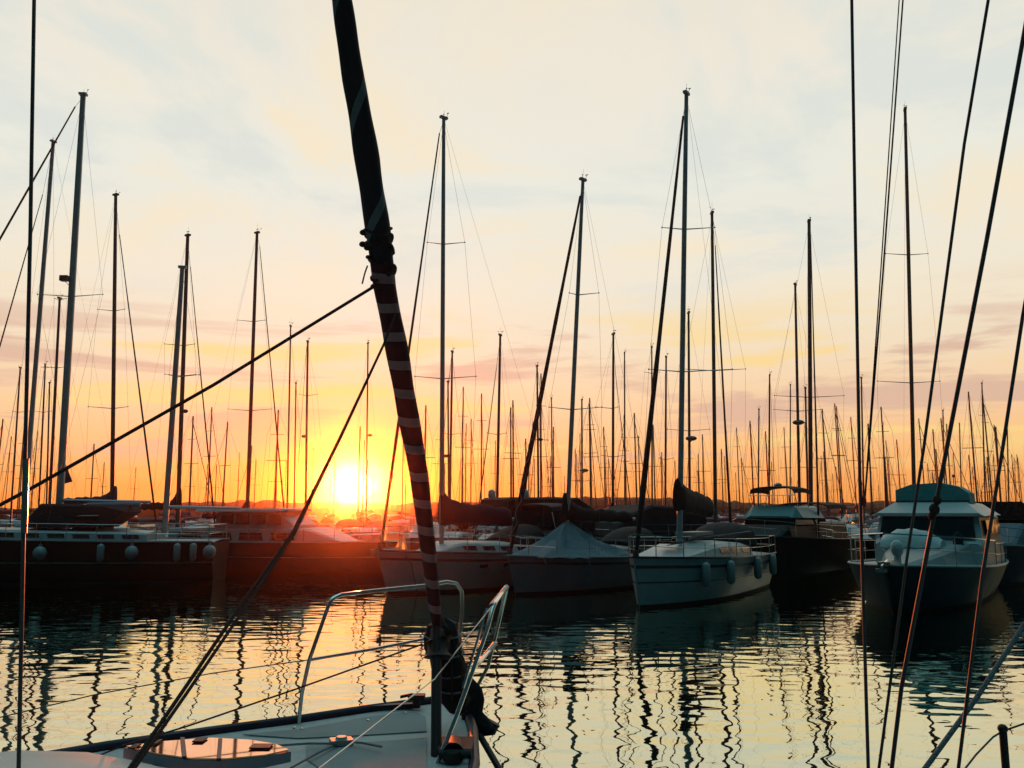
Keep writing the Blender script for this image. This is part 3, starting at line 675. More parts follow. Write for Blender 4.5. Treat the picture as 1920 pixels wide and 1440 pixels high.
RB('sailboat with thin mast directly above the sun', (690, 644), 687, 3.2, 60, fe=714, radar=(694, 816, 'r'), spr=())
RB('sailboat whose mast stands closest right of the big striped sail', (848, 660), 843, 4.4, 48, fe=812, stay=(846, 672), radar=(836, 855, 'r'), spr=((815, 830, 862),))
RB('sailboat with short dark mast right behind the white sloop mast', (840, 716), 842, 3.6, 55, fe=880, spr=())
RB('sailboat with mast and two wide stays left of the slate blue sloop', (938, 629), 931, 5.2, 44, fe=888, stay=(931, 690), furled=.03, spr=((815, 912, 948),), cover=CANVAS, peak=.3)
RB('sailboat with brown mast that crosses behind the slate sloop headsail', (1007, 687), 1010, 4, 50, fe=1040, stay=(1010, 705), radar=(1013, 824, 'r'), spr=())
RB('sailboat with very thin short mast right of the slate sloop headsail', (1034, 747), 1036, 2.6, 72, fe=1020)
RB('sailboat with mast carrying a dark radar right of the slate sloop mast', (1091, 750), 1091, 3.6, 62, fe=1110, radar=(1096, 882, 'dome'), spr=())
RB('sailboat with dark mast and double lower stays midway between the two tall sloop masts', (1150, 627), 1148, 5, 43, fe=1192, stay=(1154, 700), furled=.025, spr=((766, 1118, 1160), (857, 1130, 1172)), cover=CANVAS, peak=.4)
RB('sailboat with plain thin mast just right of the double-stayed one', (1171, 662), 1171, 3, 56, fe=1182)
RB('sailboat whose thin mast stands half behind the white sloop headsail', (1222, 651), 1222, 3.2, 52, fe=1205, spr=((700, 1208, 1236),))
RB('sailboat with plain mast between headsail and mast of the white right-centre sloop', (1249, 670), 1246, 4, 48, fe=1232, spr=((862, 1235, 1262),))
RB('sailboat with mast and radar just right of the white right-centre sloop mast', (1291, 587), 1292, 5, 44, fe=1325, radar=(1296, 822, 'dome'), spr=((808, 1252, 1332),), sh=True)
RB('sailboat with dark mast and wide fitted spreader right of the white right-centre sloop', (1335, 400), 1340, 7, 38, fe=1374, J=3.2, hm=NAVY, spr=((695, 1280, 1400),), stay=(1341, 460), furled=.045)
RB('sailboat with split-stay mast midway across the right half', (1443, 704), 1440, 3.6, 56, fe=1456, stay=(1445, 730), furled=.02)
RB('sailboat with thin mast left of the one with a bell-shaped radar', (1423, 768), 1420, 3, 66, fe=1408)
RB('sailboat with mast carrying a bell-shaped radar on the right', (1491, 534), 1498, 5.5, 43, fe=1475, hm=NAVY, spr=((771, 1450, 1538),), radar=(1497, 792, 'dome'))
RB('sailboat with thick dark mast and wide curved spreaders on the right', (1517, 415), 1518, 8, 41, fe=1537, J=3.2, hm=NAVY, spr=((745, 1452, 1584),), stay=(1520, 440), furled=.04)
RB('sailboat with short dark mast tucked against the thick mast', (1510, 728), 1514, 4, 52, fe=1500)
RB('sailboat with thin mast left of the bell-shaped radar', (1482, 722), 1480, 2.6, 68, fe=1470)
RB('sailboat whose mast rises behind the flybridge cruiser', (1697, 206), 1712, 7.2, 38, fe=1734, J=3.4, hm=NAVY, spr=((478, 1660, 1742), (718, 1645, 1764)))
RB('sailboat with short mast right of the long wire on the right', (1615, 709), 1618, 3.4, 56, fe=1604)
RB('sailboat with one thin mast left of the flybridge cruiser', (1655, 797), 1660, 2.8, 64, fe=1672, spr=((860, 1650, 1668),))
RB('sailboat with lonely thin mast at the far right above the cruiser', (1841, 719), 1846, 2.8, 68, fe=1836, spr=((780, 1834, 1850),))
RB('sailboat with short mast behind the flybridge canopy', (1768, 770), 1770, 2.6, 72, fe=1760)
RB('sailboat with faint mast above the canopy right side', (1799, 795), 1802, 2.4, 78, fe=1812)
RB('sailboat with mast near the right border above the pale cruiser', (1888, 780), 1890, 2.6, 74, fe=1900)

# small craft filling the water between the rows
for i, (x_, d_, lab, hm) in enumerate(((400, 44, 'small white dinghy cruiser behind the ketch stern', WHITE), (505, 47, 'small cabin boat with pale deck left of the sun', GREYW), (1030, 46, 'small cabin boat behind the tent-covered sloop', GREYW),
                                       (1155, 44, 'small white cabin boat left of the white right-centre sloop', WHITE), (1240, 48, 'low pale cabin boat behind the white right-centre sloop bow', WHITE), (1380, 44, 'small white boat behind the right-centre sloop stern', WHITE),
                                       (1560, 46, 'small dark cabin boat left of the flybridge cruiser', NAVY), (1625, 52, 'small pale boat beyond the flybridge cruiser bow', WHITE), (20, 40, 'pale cabin boat at the left edge behind the ketch', GREYW),
                                       (450, 52, 'little dark boat with canopy left of the motor yacht under the sun', BLACK), (770, 46, 'dark boat with canopy behind the striped sail', NAVY), (985, 52, 'dark cabin boat farther back behind the black canopy yacht', BLACK), (1070, 56, 'small boat far behind the slate sloop mast', WHITE),
                                       (1205, 58, 'dark boat under canvas behind the white sloop headsail', BLACK), (1310, 50, 'dark canopied boat behind the white sloop mast', NAVY), (1420, 54, 'dark boat behind the trawler bow', BLACK), (1530, 50, 'dark boat behind the trawler stern', BLACK), (1600, 60, 'small dark boat beyond the long wires at the right', NAVY), (1655, 44, 'dark canopied boat just left of the flybridge cruiser', BLACK))):
    q = P(x_, 955, d_); u = V2(random.uniform(-.8, .8), -.6)
    s = Boat(Vector((q.x, q.y, 0)), u, 8.5, 3, 1.25, 1.05, lab, 'small boat', 'motor_boat', 'small motor boats between the rows', rake=.5)
    s.hull(hm, n=14, rail=STRIPE); s.cabin(1.6, 5.2, 1.1, .9, GREYW if i % 2 else WHITE, nwin=3, slope=1.3)
    s.bimini(5.4, 7.6, 1.15, 1.1, 2.35, random.choice((CANVAS, CANVB, CANVR))); s.pulpit(); s.pushpit(); s.lifelines(n=3)

# ------------------------------------------------------------------ the far fleet
protos = []
def far_proto(L, mh, hm, cov, kind):
    s = Boat(Vector((0, 0, 0)), Vector((1, 0, 0)), L, L * .31, 1.35, 1.1, 'distant moored sailboat with a bare thin mast in the far rows', group='distant sailboats in the far rows', rake=.5)
    s.hull(hm, boot=None, rail=None, n=8, deck=DECKG)
    s.cabin(L * .25, L * .7, L * .1, .45, WHITE, win=False)
    m0 = s.F(L * .38, 0, 1.5); tp = s.F(L * .38 + mh * .012, 0, mh)
    b = MB(); b.tube([m0, tp], [.10, .07], 6); mo = b.build('mast', ALUD, s.root)
    b = MB(); sp = m0.lerp(tp, .55); b.tube([sp - s.v * .9, sp, sp + s.v * .9], .03, 4); b.build('spreader', ALUD, s.root, parent=mo); b = MB()
    if kind: sp = m0.lerp(tp, .78); b.tube([sp - s.v * .6, sp, sp + s.v * .6], .025, 4)
    b.build('spreader', ALUD, s.root, parent=mo)
    b = MB(); b.tube([s.F(.1, 0, 1.4), tp.lerp(m0, .06)], .035 if kind else .018, 5); b.build('furled_jib', CANVAS, s.root)
    b = MB()
    for sd in (-1, 1): b.tube([tp, sp + s.v * .9 * sd, s.F(L * .4, sd * L * .14, 1.2)], .010, 4)
    b.tube([tp, s.F(L * .97, 0, 1.2)], .010, 4); b.build('shroud', WIRE, s.root)
    b = MB(); b.tube([m0 + Vector((0, 0, .95)), m0 + Vector((0, 0, .9)) - s.u * L * .36], [.26, .14], 7); b.build('sail_cover', cov, s.root)
    b = MB(); rg = []
    for i in range(4): rg.append([s.F(L * (.66 + .05 * i), L * .12 * math.cos(math.pi * j / 6), 1.4 + .75 * math.sin(.5 + i * .35) * math.sin(math.pi * j / 6)) for j in range(7)])
    b.loft(rg, closed=False); b.build('sprayhood', cov, s.root)
    return s.root
protos = [far_proto(9.5, 13.5, WHITE, CANVB, 1), far_proto(11, 15.5, WHITE, CANVAS, 1), far_proto(8, 11.5, NAVY, CANVAS, 0), far_proto(8.8, 12.3, WHITE, CANVR, 0)]
used = set()
def far_copy(k, x, y, rz, sc):
    src = protos[k]
    if k not in used: r = src; used.add(k)
    else:
        r = src.copy(); col.objects.link(r); mp = {}
        def rec(o, par):
            for ch in [c for c in bpy.data.objects if False] or KIDS[o.name]:
                c = ch.copy(); col.objects.link(c); c.parent = par; rec(ch, c)
        rec(src, r)
    r.location = (x, y, 0); r.rotation_euler = (0, 0, rz); r.scale = (sc, sc, sc * random.uniform(.82, 1.14))
KIDS = {}
for o in list(bpy.data.objects):
    KIDS.setdefault(o.name, [])
    if o.parent: KIDS.setdefault(o.parent.name, []).append(o)
random.seed(21)
spots = []
for i in range(250):
    if i < 190: px = random.uniform(860, 1935)
    else: px = random.uniform(-10, 870)
    d = random.choice((82, 94, 108, 122, 138, 155, 175, 200, 230)) + random.uniform(-3, 3)
    xx = (px - 960) / FPX * d
    if any(abs(xx - a) < 3.3 and abs(d - b_) < 6 for a, b_ in spots): continue
    spots.append((xx, d)); far_copy(random.randrange(4), xx, d, R(random.choice((90, -90)) + random.uniform(-35, 35)), random.uniform(.85, 1.15))

# ------------------------------------------------------------------ foreground sailboat (bow deck below left)
FG = thing('sailboat', (-2.2, 4.5, 0), 'foreground sailboat bow with grey deck, steel pulpit and tall furled striped headsail', 'sailboat', 0)
ZD = 1.1
outl = [(-.50, 8.02), (-.71, 7.90), (-1.18, 7.60), (-1.73, 7.20), (-2.31, 6.84), (-2.91, 6.42), (-3.55, 5.85), (-4.3, 4.9), (-5.0, 3.4), (-5.3, 1.4), (-5.2, -1.5), (-4.6, -3.5),
        (-2.2, -4.3), (-1.4, -2.6), (-.95, -.6), (-.6, 1.6), (-.38, 3.4), (-.27, 4.9), (-.25, 6.0), (-.30, 6.9), (-.38, 7.55)]
ctr = Vector((-2.6, 2.6, 0))
def lvl(k, z): return [Vector((ctr.x + (x - ctr.x) * k, ctr.y + (y - ctr.y) * k, z)) for x, y in outl]
b = MB(); b.loft([lvl(.80, -.3), lvl(.88, .1), lvl(.95, .6), lvl(.99, .95), lvl(1, ZD - .01)], caps=True); b.build('hull', GREYW, FG, smooth=True)
b = MB(); r0 = lvl(.985, ZD + .004); r1 = lvl(.8, ZD + .006); r2 = lvl(.4, ZD + .008); b.loft([r0, r1, r2], caps=False); b.add(r2, [tuple(range(len(r2)))]); b.build('deck', DECKG, FG, smooth=True)
b = MB(); pts = lvl(1.0, ZD + .02); b.tube(pts + [pts[0]], .038, 8); b.build('toe_rail', NAVY, FG, smooth=True)
for dp in ([(455, 1378), (565, 1368), (690, 1345), (775, 1334), (798, 1345), (800, 1372), (670, 1380), (560, 1385)], [(575, 1396), (700, 1392), (800, 1384), (800, 1470), (640, 1470), (575, 1425)]):
    b = MB(); b.prism([W(x, y, ZD + .010) for x, y in dp], (0, 0, .006)); b.build('non_slip_panel', PANEL, FG)
for x_, y_ in ((566, 1368), (552, 1366), (760, 1338), (690, 1352), (812, 1340)):
    b = MB(); q = W(x_, y_, ZD + .012); b.tube([q, q + Vector((0, 0, .012))], [.014, .009], 8); b.build('deck_bolt', STEEL, FG)
# coachroof
cr_ = [(-4.6, 5.05), (-3.9, 5.72), (-3.25, 6.05), (-2.75, 6.0), (-2.2, 5.72), (-1.75, 5.35), (-1.45, 4.8), (-1.35, 2.0), (-1.7, -2.0), (-4.4, -2.0), (-4.85, 2.5)]
b = MB(); cc_ = Vector((-2.9, 2.6, 0))
def cl(k, z): return [Vector((cc_.x + (x - cc_.x) * k, cc_.y + (y - cc_.y) * k, z)) for x, y in cr_]
b.loft([cl(1.0, ZD), cl(.985, ZD + .08), cl(.95, ZD + .14), cl(.86, ZD + .17)], caps=True); b.build('coachroof', WHITE, FG, smooth=True)
# long smoked foredeck skylight, the sunset's orange painted into its mirror tint
zt = 1.27
HP = [(232, 1400), (300, 1391), (395, 1384), (470, 1388), (520, 1396), (546, 1407), (500, 1417), (425, 1424), (360, 1424), (290, 1414)]
sk = bpy.data.materials.new('sunset_tinted_acrylic'); sk.use_nodes = True; t = sk.node_tree; pb = t.nodes['Principled BSDF']
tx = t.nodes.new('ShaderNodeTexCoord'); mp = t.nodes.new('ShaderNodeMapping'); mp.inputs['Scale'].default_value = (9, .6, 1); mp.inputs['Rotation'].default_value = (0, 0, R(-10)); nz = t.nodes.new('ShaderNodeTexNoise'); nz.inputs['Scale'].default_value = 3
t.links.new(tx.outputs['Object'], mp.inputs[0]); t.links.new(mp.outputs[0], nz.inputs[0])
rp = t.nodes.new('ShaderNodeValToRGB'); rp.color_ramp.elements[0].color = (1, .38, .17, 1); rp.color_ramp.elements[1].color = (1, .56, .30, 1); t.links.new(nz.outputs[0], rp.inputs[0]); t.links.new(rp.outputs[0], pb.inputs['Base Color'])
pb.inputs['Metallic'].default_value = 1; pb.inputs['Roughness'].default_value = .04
top = [W(x, y, zt) for x, y in HP]
b = MB(); b.prism([p - Vector((0, 0, .07)) for p in top], (0, 0, .064)); ho = b.build('skylight', DULL, FG)
ce = sum(top, Vector()) / len(top)
b = MB(); b.prism([ce + (p - ce) * .97 - Vector((0, 0, .002)) for p in top], (0, 0, .008)); b.build('skylight_pane', sk, FG, parent=ho)
for x0, y0, x1, y1 in ((342, 1384, 346, 1421), (413, 1386, 410, 1425)):
    b = MB(); p, q = W(x0, y0, zt + .012), W(x1, y1, zt + .012); dd = (q - p) * .5; b.box((p + q) / 2, dd * .97, Vector((.014, 0, 0)), (0, 0, .008)); b.build('skylight_bar', NAVY, FG, parent=ho)
for x0, y0, sx in ((253, 1399, .022), (375, 1387, .035), (490, 1399, .065), (296, 1391, .012)):
    b = MB(); b.box(W(x0, y0, zt + .014), (sx, 0, 0), (0, .05, 0), (0, 0, .004)); b.build('skylight_hinge', RUBBER, FG, parent=ho)
# deck fittings
b = MB(); p = W(640, 1390, ZD + .04); b.box(p, (.075, .02, 0), (-.02, .05, 0), (0, 0, .018)); b.tube([p + Vector((0, 0, .01)), p + Vector((0, 0, .035))], [.05, .035], 12); b.build('deck_vent', GREYW, FG)
b = MB()
for q in ((W(545, 1440, ZD + .05), p), (W(520, 1398, ZD + .05), W(632, 1394, ZD + .055)), (p, W(716, 1400, ZD + .06))): b.tube([q[0], q[0].lerp(q[1], .5) + Vector((0, .03, 0)), q[1]], .008, 5)
b.build('jack_line', ROPEG, FG)
b = MB(); q = W(781, 1327, ZD + .02); b.box(q + Vector((0, 0, .09)), (.07, 0, 0), (0, .05, 0), (0, 0, .02)); b.tube([q, q + Vector((0, 0, .08))], .035, 8); b.box(q + Vector((-.09, 0, .10)), (.05, 0, .01), (0, .015, 0), (0, 0, .012)); b.build('cleat', RUBBER, FG)
b = MB(); q = W(725, 1332, ZD + .0); b.box(q + Vector((0, 0, .03)), (.22, .05, 0), (-.01, .03, 0), (0, 0, .02)); b.build('chock', NAVY, FG)

# headsail furled on the forestay: striped helix
def stay(y):                               # photo row -> (x, distance, width in px)
    T = [(0, 641, 5.2, 42), (150, 663, 5.4, 46), (300, 689, 5.6, 50), (430, 708, 5.78, 50), (540, 722, 5.92, 44), (700, 752, 6.14, 43), (900, 787, 6.42, 36), (1050, 805, 6.62, 28), (1110, 812, 6.7, 27), (1150, 817, 6.76, 20), (1185, 820, 6.8, 13)]
    for a, c in zip(T, T[1:]):
        if y <= c[0]:
            k = (y - a[0]) / (c[0] - a[0]); return tuple(a[i] + (c[i] - a[i]) * k for i in (1, 2, 3))
    return T[-1][1:]
pts = []; rad = []
for y in range(1185, -1, -15):
    x, d, wd = stay(y); pts.append(P(x, y, d)); rad.append(wd / 2 * d / FPX * .97 * (1 + .03 * math.sin(y * .05)))
dirn = (pts[-1] - pts[-12]).normalized()
for i in range(1, 22): pts.append(pts[-1] + dirn * .35); rad.append(rad[-1] * .985)
n = 28; verts = []; faces = []; uvs = []; cum = [0]
for i in range(1, len(pts)): cum.append(cum[-1] + (pts[i] - pts[i - 1]).length)
rng = random.Random(3)
for i, p in enumerate(pts):
    tt = (pts[min(i + 1, len(pts) - 1)] - pts[max(i - 1, 0)]).normalized(); a = tt.cross(Vector((0, 1, 0))).normalized(); c = a.cross(tt)
    for k in range(n + 1):
        q = 2 * math.pi * k / n + (math.pi / 2 if -c.y > 0 else -math.pi / 2); spiral = 1 + .02 * math.sin(q + cum[i] / .26 * 2) + .02 * math.sin(2 * q + cum[i] * 9)
        verts.append(p + (a * math.cos(q) - c * math.sin(q)) * rad[i] * spiral); uvs.append((k / n, cum[i]))
for i in range(len(pts) - 1):
    for k in range(n): A_ = i * (n + 1) + k; faces.append((A_, A_ + 1, A_ + n + 2, A_ + n + 1))
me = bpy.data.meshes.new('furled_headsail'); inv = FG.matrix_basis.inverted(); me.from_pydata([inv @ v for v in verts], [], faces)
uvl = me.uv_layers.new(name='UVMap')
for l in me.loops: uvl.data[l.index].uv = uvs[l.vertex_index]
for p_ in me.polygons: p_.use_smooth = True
sm = bpy.data.materials.new('striped_sail'); sm.use_nodes = True; t = sm.node_tree; pb = t.nodes['Principled BSDF']; pb.inputs['Roughness'].default_value = .85
uvn = t.nodes.new('ShaderNodeUVMap'); uvn.uv_map = 'UVMap'; sx = t.nodes.new('ShaderNodeSeparateXYZ'); t.links.new(uvn.outputs[0], sx.inputs[0])
def TM(op, a, b_=None):
    nn = t.nodes.new('ShaderNodeMath'); nn.operation = op
    for i, v in enumerate((a, b_)):
        if v is None: continue
        if isinstance(v, (int, float)): nn.inputs[i].default_value = v
        else: t.links.new(v, nn.inputs[i])
    return nn.outputs[0]
U_, V_ = sx.outputs[0], sx.outputs[1]; TWS = 1.0
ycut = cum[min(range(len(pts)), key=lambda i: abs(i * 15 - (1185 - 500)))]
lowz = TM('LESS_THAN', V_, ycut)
wn = t.nodes.new('ShaderNodeTexNoise'); wn.inputs['Scale'].default_value = 2.2; wn.inputs['Detail'].default_value = 3; wv = TM('MULTIPLY', TM('SUBTRACT', wn.outputs[0], .5), .09); V0 = V_; V_ = TM('ADD', V_, wv)
fr1 = TM('FRACT', TM('ADD', TM('DIVIDE', V_, .212), TM('MULTIPLY', U_, TWS * .45))); s1 = TM('LESS_THAN', fr1, .32)
fr2 = TM('FRACT', TM('ADD', TM('SUBTRACT', TM('DIVIDE', V_, .74), TM('MULTIPLY', U_, TWS)), .30)); s2 = TM('LESS_THAN', fr2, .13)
st = TM('ADD', TM('MULTIPLY', s1, lowz), TM('MULTIPLY', s2, TM('SUBTRACT', 1, lowz)))
mx = t.nodes.new('ShaderNodeMix'); mx.data_type = 'RGBA'; t.links.new(st, mx.inputs[0]); mz = [t.nodes.new('ShaderNodeMix') for _ in (0, 1)]
for m_, flare_c, hi_c in ((mz[0], (.075, .010, .018, 1), (.010, .012, .022, 1)), (mz[1], (.50, .27, .28, 1), (.16, .22, .24, 1))):  # lower maroon and pink are the sun's red flare painted into the cloth
    m_.data_type = 'RGBA'; t.links.new(lowz, m_.inputs[0]); m_.inputs[7].default_value = flare_c; m_.inputs[6].default_value = hi_c
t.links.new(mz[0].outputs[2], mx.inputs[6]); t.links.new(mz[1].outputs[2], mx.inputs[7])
t.links.new(mx.outputs[2], pb.inputs['Base Color'])
nn = t.nodes.new('ShaderNodeTexNoise'); nn.inputs['Scale'].default_value = 9; bp = t.nodes.new('ShaderNodeBump'); bp.inputs['Strength'].default_value = .5; bp.inputs['Distance'].default_value = .02
t.links.new(nn.outputs[0], bp.inputs['Height']); t.links.new(bp.outputs[0], pb.inputs['Normal'])
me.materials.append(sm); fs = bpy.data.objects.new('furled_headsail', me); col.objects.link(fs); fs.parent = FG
def on_sail(y): x, d, wd = stay(y); return P(x, y, d), wd / 2 * d / FPX
# sheets wrapped round the roll
for y0, y1, turns, rr in ((428, 470, 2.2, .011), (474, 528, 1.7, .010)):
    b = MB(); L_ = []
    for i in range(60):
        k = i / 59; p, r = on_sail(y0 + (y1 - y0) * k); q = k * turns * 2 * math.pi; L_.append(p + Vector((math.cos(q) * (r + rr * .6), math.sin(q) * (r + rr * .6), .02 * math.sin(q * 2.3))))
    b.tube(L_, rr, 6); b.build('sheet_wrap', ROPE, FG, smooth=True)
for px_, py_, rr in ((681, 436, .026), (680, 458, .026), (733, 470, .024), (690, 482, .018), (737, 508, .022), (700, 537, .022), (712, 452, .02), (722, 492, .02)):
    b = MB(); p = P(px_, py_, 5.8); b.ball(p, rr, rr, rr * .8, 8, 6); b.ball(p + Vector((.03 if px_ < 710 else -.03, 0, -.02)), rr * .9, rr, rr, 8, 6); b.build('sheet_knot', ROPE, FG, smooth=True)
b = MB(); b.tube([P(689, 498, 5.8), P(684, 512, 5.8), P(679, 532, 5.78)], .006, 5); b.build('rope_tail', ROPE, FG)
# jib sheets
b = MB(); b.tube([P(700, 538, 5.86), P(400, 722, 5.2), P(60, 915, 4.55), P(-40, 968, 4.4), P(-420, 1160, 3.9)], [.011, .0105, .010, .010, .010], 8); b.build('jib_sheet', ROPE, FG, smooth=True)
for o_, r_ in ((0, .0085), (11, .0075)):
    b = MB(); b.tube([P(741, 588, 5.9), P(720, 645, 5.75), P(640, 815 + o_ * .3, 5.3), P(548 + o_ * .4, 1000, 4.75), P(455 + o_, 1130, 4.25), P(340 + o_ * .9, 1300, 3.75), P(240 + o_ * .8, 1445, 3.35), P(120 + o_, 1600, 3.0)], r_, 8); b.build('jib_sheet', ROPE, FG, smooth=True)
# furling drum and post
p0 = P(820, 1185, 6.8)
b = MB(); b.tube([P(820, 1180, 6.78), P(820, 1196, 6.78), P(822, 1200, 6.78), P(822, 1205, 6.77), P(822, 1228, 6.71), P(822, 1232, 6.7), P(822, 1236, 6.7)], [.05, .06, .115, .085, .085, .115, .05], 16); b.build('furling_drum', RUBBER, FG, smooth=True)
b = MB(); b.tube([P(819, 1178, 6.75), P(818, 1300, 6.5), P(818, 1440, 6.2), P(818, 1470, 6.15)], .038, 12); b.build('bow_post', RUBBER, FG, smooth=True)
# canvas bundle lashed round the drum
b = MB(); rg = []
for k, (x, y, wx) in enumerate(((826, 1160, .05), (829, 1172, .12), (828, 1190, .15), (830, 1212, .165), (836, 1232, .15), (842, 1252, .13), (845, 1275, .14), (848, 1298, .12), (852, 1316, .13), (856, 1332, .06))):
    c = P(x, y, 6.9); wx *= random.uniform(.74, .98); rg.append([c + Vector((wx * (1 + .16 * math.sin(j * 2.3 + k * 1.7)) * math.cos(2 * math.pi * j / 14), wx * .8 * math.sin(2 * math.pi * j / 14), .02 * math.sin(j * 3 + k))) for j in range(14)])
b.loft(rg); b.build('canvas_bundle', CANVAS, FG, smooth=True)
for y_, r_, x_ in ((1190, .14, 829), (1224, .148, 834), (1262, .118, 843), (1290, .118, 848)):
    b = MB(); c = P(x_, y_, 6.9); b.tube([c + Vector((r_ * math.cos(q), r_ * .86 * math.sin(q), .02 * math.sin(q))) for q in [2 * math.pi * j / 20 for j in range(21)]], .008, 5); b.build('lashing', ROPEG, FG)
for q_ in (1.5, 3.9, 5.2):
    b = MB(); c = P(845, 1230, 6.75); b.tube([c + Vector((.05 * q_ - .2, -.02, .10)), c + Vector((.06 * q_ - .22, -.06, -.06)), c + Vector((.055 * q_ - .2, -.03, -.24 - .02 * q_))], .009, 5); b.build('loose_line', ROPE, FG, smooth=True)
b = MB(); rg = []
for k, (x, y, wx) in enumerate(((874, 1268, .04), (878, 1290, .10), (880, 1312, .11), (884, 1335, .09), (894, 1352, .13), (902, 1366, .14), (896, 1380, .06))):
    c = P(x, y, 7.3); rg.append([c + Vector((wx * (1 + .15 * math.sin(j * 1.9 + k)) * math.cos(2 * math.pi * j / 14), wx * .5 * math.sin(2 * math.pi * j / 14), 0)) for j in range(14)])
b.loft(rg); b.build('anchor_bag', CANVAS, FG, smooth=True)
# anchor on the bow roller
b = MB(); b.tube([P(850, 1330, 7.5), P(890, 1362, 7.35), P(935, 1440, 6.9), P(960, 1480, 6.7)], .026, 8)
b.prism([P(905, 1345, 7.3), P(936, 1362, 7.3), P(928, 1378, 7.25), P(890, 1383, 7.25), P(885, 1365, 7.3)], (0, .08, .0)); b.build('anchor', RUBBER, FG)
b = MB(); b.tube([P(876, 1376, 6.95), P(888, 1400, 6.7), P(886, 1440, 6.2), P(880, 1475, 6.0)], .03, 8); b.build('snubber_rope', ROPE, FG, smooth=True)
b = MB(); c = W(850, 1400, ZD + .12); b.tube([W(850, 1400, ZD), c - Vector((0, 0, .05)), c - Vector((0, 0, .03))], [.08, .075, .05], 14); b.box(c + Vector((0, .3, -.08)), (.12, 0, 0), (0, .16, 0), (0, 0, .03)); b.tube([c + Vector((-.1, .02, -.05)), c + Vector((.12, .02, -.05))], .03, 8); b.build('windlass', RUBBER, FG, smooth=True)
# pulpit, port side and starboard side
b = MB(); tr = .0165
foot = Vector((-1.71, 7.16, ZD)); m1 = P(580, 1237, 7.12); tpp = P(617, 1132, 7.16)
b.tube([foot, P(566, 1300, 7.12), m1, tpp, P(624, 1122, 7.18), P(640, 1115, 7.25), P(700, 1108, 7.5), P(800, 1098, 7.85), P(838, 1091, 7.95), P(856, 1094, 7.95), P(866, 1110, 7.95), P(867, 1140, 7.92), P(862, 1190, 7.88), P(866, 1260, 7.8), Vector((-.50, 7.75, ZD))], tr, 8)
b.tube([m1, P(700, 1217, 7.45), P(800, 1197, 7.75), P(864, 1190, 7.85)], tr * .85, 8)
b.build('pulpit', STEEL, FG, smooth=True, label='port half of the steel pulpit, glinting orange')
b = MB()
b.tube([W(820, 1432, ZD), P(855, 1345, 6.22), P(885, 1262, 6.3), P(915, 1175, 6.45), P(924, 1140, 6.5), P(930, 1128, 6.6), P(950, 1100, 7.3), P(949, 1108, 7.4), P(932, 1180, 7.5), P(915, 1250, 7.55), Vector((-.42, 7.45, ZD))], .0155, 8)
b.tube([P(888, 1252, 6.32), P(900, 1240, 6.4), P(930, 1206, 7.1)], .014, 8)
b.tube([P(912, 1140, 6.45), P(897, 1195, 6.4), P(868, 1290, 6.3)], .010, 6)
b.build('pulpit', STEEL, FG, smooth=True, label='starboard half of the steel pulpit')
b = MB(); b.tube([P(922, 1136, 6.52), P(950, 1101, 7.25)], .021, 10); b.build('rail_sleeve', GREYW, FG, smooth=True)
b = MB(); b.tube([P(897, 1243, 6.4), P(928, 1207, 7.05)], .019, 10); b.build('rail_sleeve', GREYW, FG, smooth=True)
b = MB(); b.tube([P(920, 1140, 6.5), P(816, 1272, 5.7), P(700, 1362, 5.0), P(600, 1440, 4.5), P(500, 1520, 4.1)], .0042, 6); b.build('lifeline', STEEL, FG)
b = MB(); b.tube([m1, P(400, 1262, 6.7), P(180, 1302, 6.2), P(0, 1345, 5.8), P(-300, 1420, 5.2)], .0045, 6); b.build('lifeline', WIRE, FG)
b = MB(); b.tube([P(792, 1208, 6.7), P(555, 1292, 6.9), P(350, 1362, 6.5), W(228, 1399, 1.3), P(178, 1420, 5.9)], .0075, 6); b.build('furling_line', ROPE, FG, smooth=True)
# shroud and mast (the mast stands out of the picture, left of the camera)
b = MB(); sh0 = P(64, 0, 3.1); sh1 = P(35, 1440, 3.1); dn = (sh0 - sh1).normalized()
b.tube([sh1 - dn * .7, sh1, P(47, 860, 3.1), P(57, 430, 3.1), sh0, sh0 + dn * 5.5], .0072, 8); b.build('shroud', WIRE, FG, smooth=True)
b = MB(); b.tube([P(45, 1000, 3.1), P(49, 860, 3.1)], .011, 8); b.build('turnbuckle', STEEL, FG)
b = MB(); b.tube([(-3.2, 1.2, ZD + .15), (-3.25, 1.05, 15)], [.09, .08], 12); b.build('mast', ALU, FG, smooth=True)

# ------------------------------------------------------------------ the boat the picture is taken from, at the right edge
OB = thing('sailboat', (3.4, 1.0, 0), 'sailboat at the right border showing only shrouds, a deck stanchion and its lifeline', 'sailboat')
oo = [(2.35, 4.3), (1.95, 3.6), (1.55, 2.4), (1.4, .8), (1.5, -2), (2.0, -5), (5, -5), (5.5, -2), (5.6, 1), (5.0, 3), (3.7, 4.6), (2.9, 4.9)]
oc = Vector((3.5, 0, 0))
def ol(k, z): return [Vector((oc.x + (x - oc.x) * k, oc.y + (y - oc.y) * k, z)) for x, y in oo]
b = MB(); b.loft([ol(.82, -.3), ol(.9, .1), ol(.97, .8), ol(1, 1.24)]); b.build('hull', GREYW, OB, smooth=True)
b = MB(); b.prism(ol(.98, 1.242), (0, 0, .02)); b.build('deck', DECKG, OB)
st_ = P(1880, 1366, 3.7); b = MB(); b.tube([Vector((st_.x, st_.y, 1.25)), st_], [.0155, .0155], 12); b.ball(st_, .021, .021, .018, 12, 6); b.build('stanchion', RUBBER, OB, smooth=True)
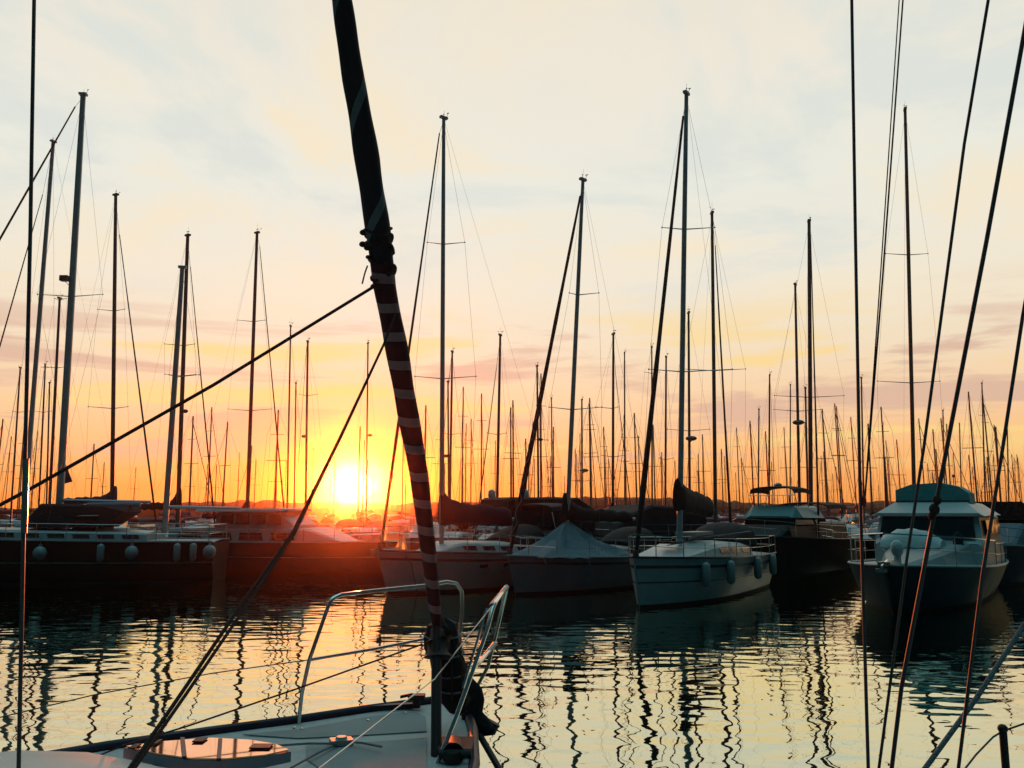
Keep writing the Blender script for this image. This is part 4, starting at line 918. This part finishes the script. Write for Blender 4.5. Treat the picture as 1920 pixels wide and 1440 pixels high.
b = MB(); b.tube([P(2000, 1330, 3.5), P(1920, 1357, 3.6), st_ - Vector((0, 0, .01)), P(1862, 1382, 3.68), P(1830, 1415, 3.6), P(1795, 1460, 3.5), P(1740, 1560, 3.3)], .0042, 6); b.build('lifeline', WIRE, OB, smooth=True)
def shroud(L_, r, nm='shroud', m=WIRE, up=4.0, down=.6):
    p = [P(*q) for q in L_]; d0 = (p[0] - p[1]).normalized(); d1 = (p[-1] - p[-2]).normalized()
    b = MB(); b.tube([p[0] + d0 * up] + p + [p[-1] + d1 * down], r, 8); b.build(nm, m, OB, smooth=True)
shroud([(1597, 0, 3.3), (1604, 450, 3.3), (1612, 900, 3.3), (1628, 1440, 3.3)], .0068)
shroud([(1693, 0, 4.2), (1655, 520, 4.0), (1622, 930, 3.9)], .0042, 'flag_halyard', ROPE, down=0.02)
shroud([(1686, 0, 4.2), (1652, 500, 4.0), (1621, 940, 3.9)], .0030, 'flag_halyard', ROPE, down=0.02)
shroud([(1853, 0, 2.9), (1808, 270, 3.0), (1732, 840, 3.2), (1700, 1050, 3.3), (1648, 1440, 3.45)], .0058)
shroud([(1926, 30, 2.9), (1850, 450, 3.0), (1775, 840, 3.1), (1728, 1090, 3.2), (1690, 1290, 3.25), (1672, 1440, 3.3)], .0078)
shroud([(1975, 280, 2.9), (1918, 590, 3.0), (1880, 840, 3.05), (1842, 1080, 3.1), (1797, 1440, 3.2)], .0064)
b = MB(); b.ball(P(1752, 955, 3.13), .020, .018, .022, 8, 6); b.ball(P(1757, 938, 3.13), .016, .015, .018, 8, 6); b.ball(P(1747, 968, 3.13), .014, .014, .016, 8, 6); b.build('shroud_knot', ROPE, OB, smooth=True)
b = MB(); b.ball(P(1620, 940, 3.3), .010, .008, .022, 8, 6); b.build('telltale', RED, OB)
b = MB(); b.tube([P(2000, 1080, 3.9), P(1920, 1172, 3.9), P(1830, 1310, 3.8), P(1735, 1440, 3.7), P(1640, 1560, 3.6)], .011, 8); b.build('mooring_rope', ROPEG, OB, smooth=True)
b = MB(); b.tube([(4.2, -1.5, 1.26), (4.2, -1.6, 14)], [.09, .08], 12); b.build('mast', ALU, OB, smooth=True)

# ------------------------------------------------------------------ evening haze, added for the red flare glow round the sun
hm_ = bpy.data.materials.new('added_haze'); hm_.use_nodes = True; t = hm_.node_tree; t.nodes.clear()
pv = t.nodes.new('ShaderNodeVolumePrincipled'); pv.inputs['Color'].default_value = (1, .62, .44, 1); pv.inputs['Density'].default_value = .0004; pv.inputs['Anisotropy'].default_value = .972
oo_ = t.nodes.new('ShaderNodeOutputMaterial'); t.links.new(pv.outputs[0], oo_.inputs['Volume'])
b = MB(); b.box((0, 200, 14.3), (1010, 0, 0), (0, 410, 0), (0, 0, 15.7)); hz = b.build('added_haze', hm_); hz['kind'] = 'stuff'; hz['label'] = 'thin warm evening haze over the marina, added for the glow round the sun'
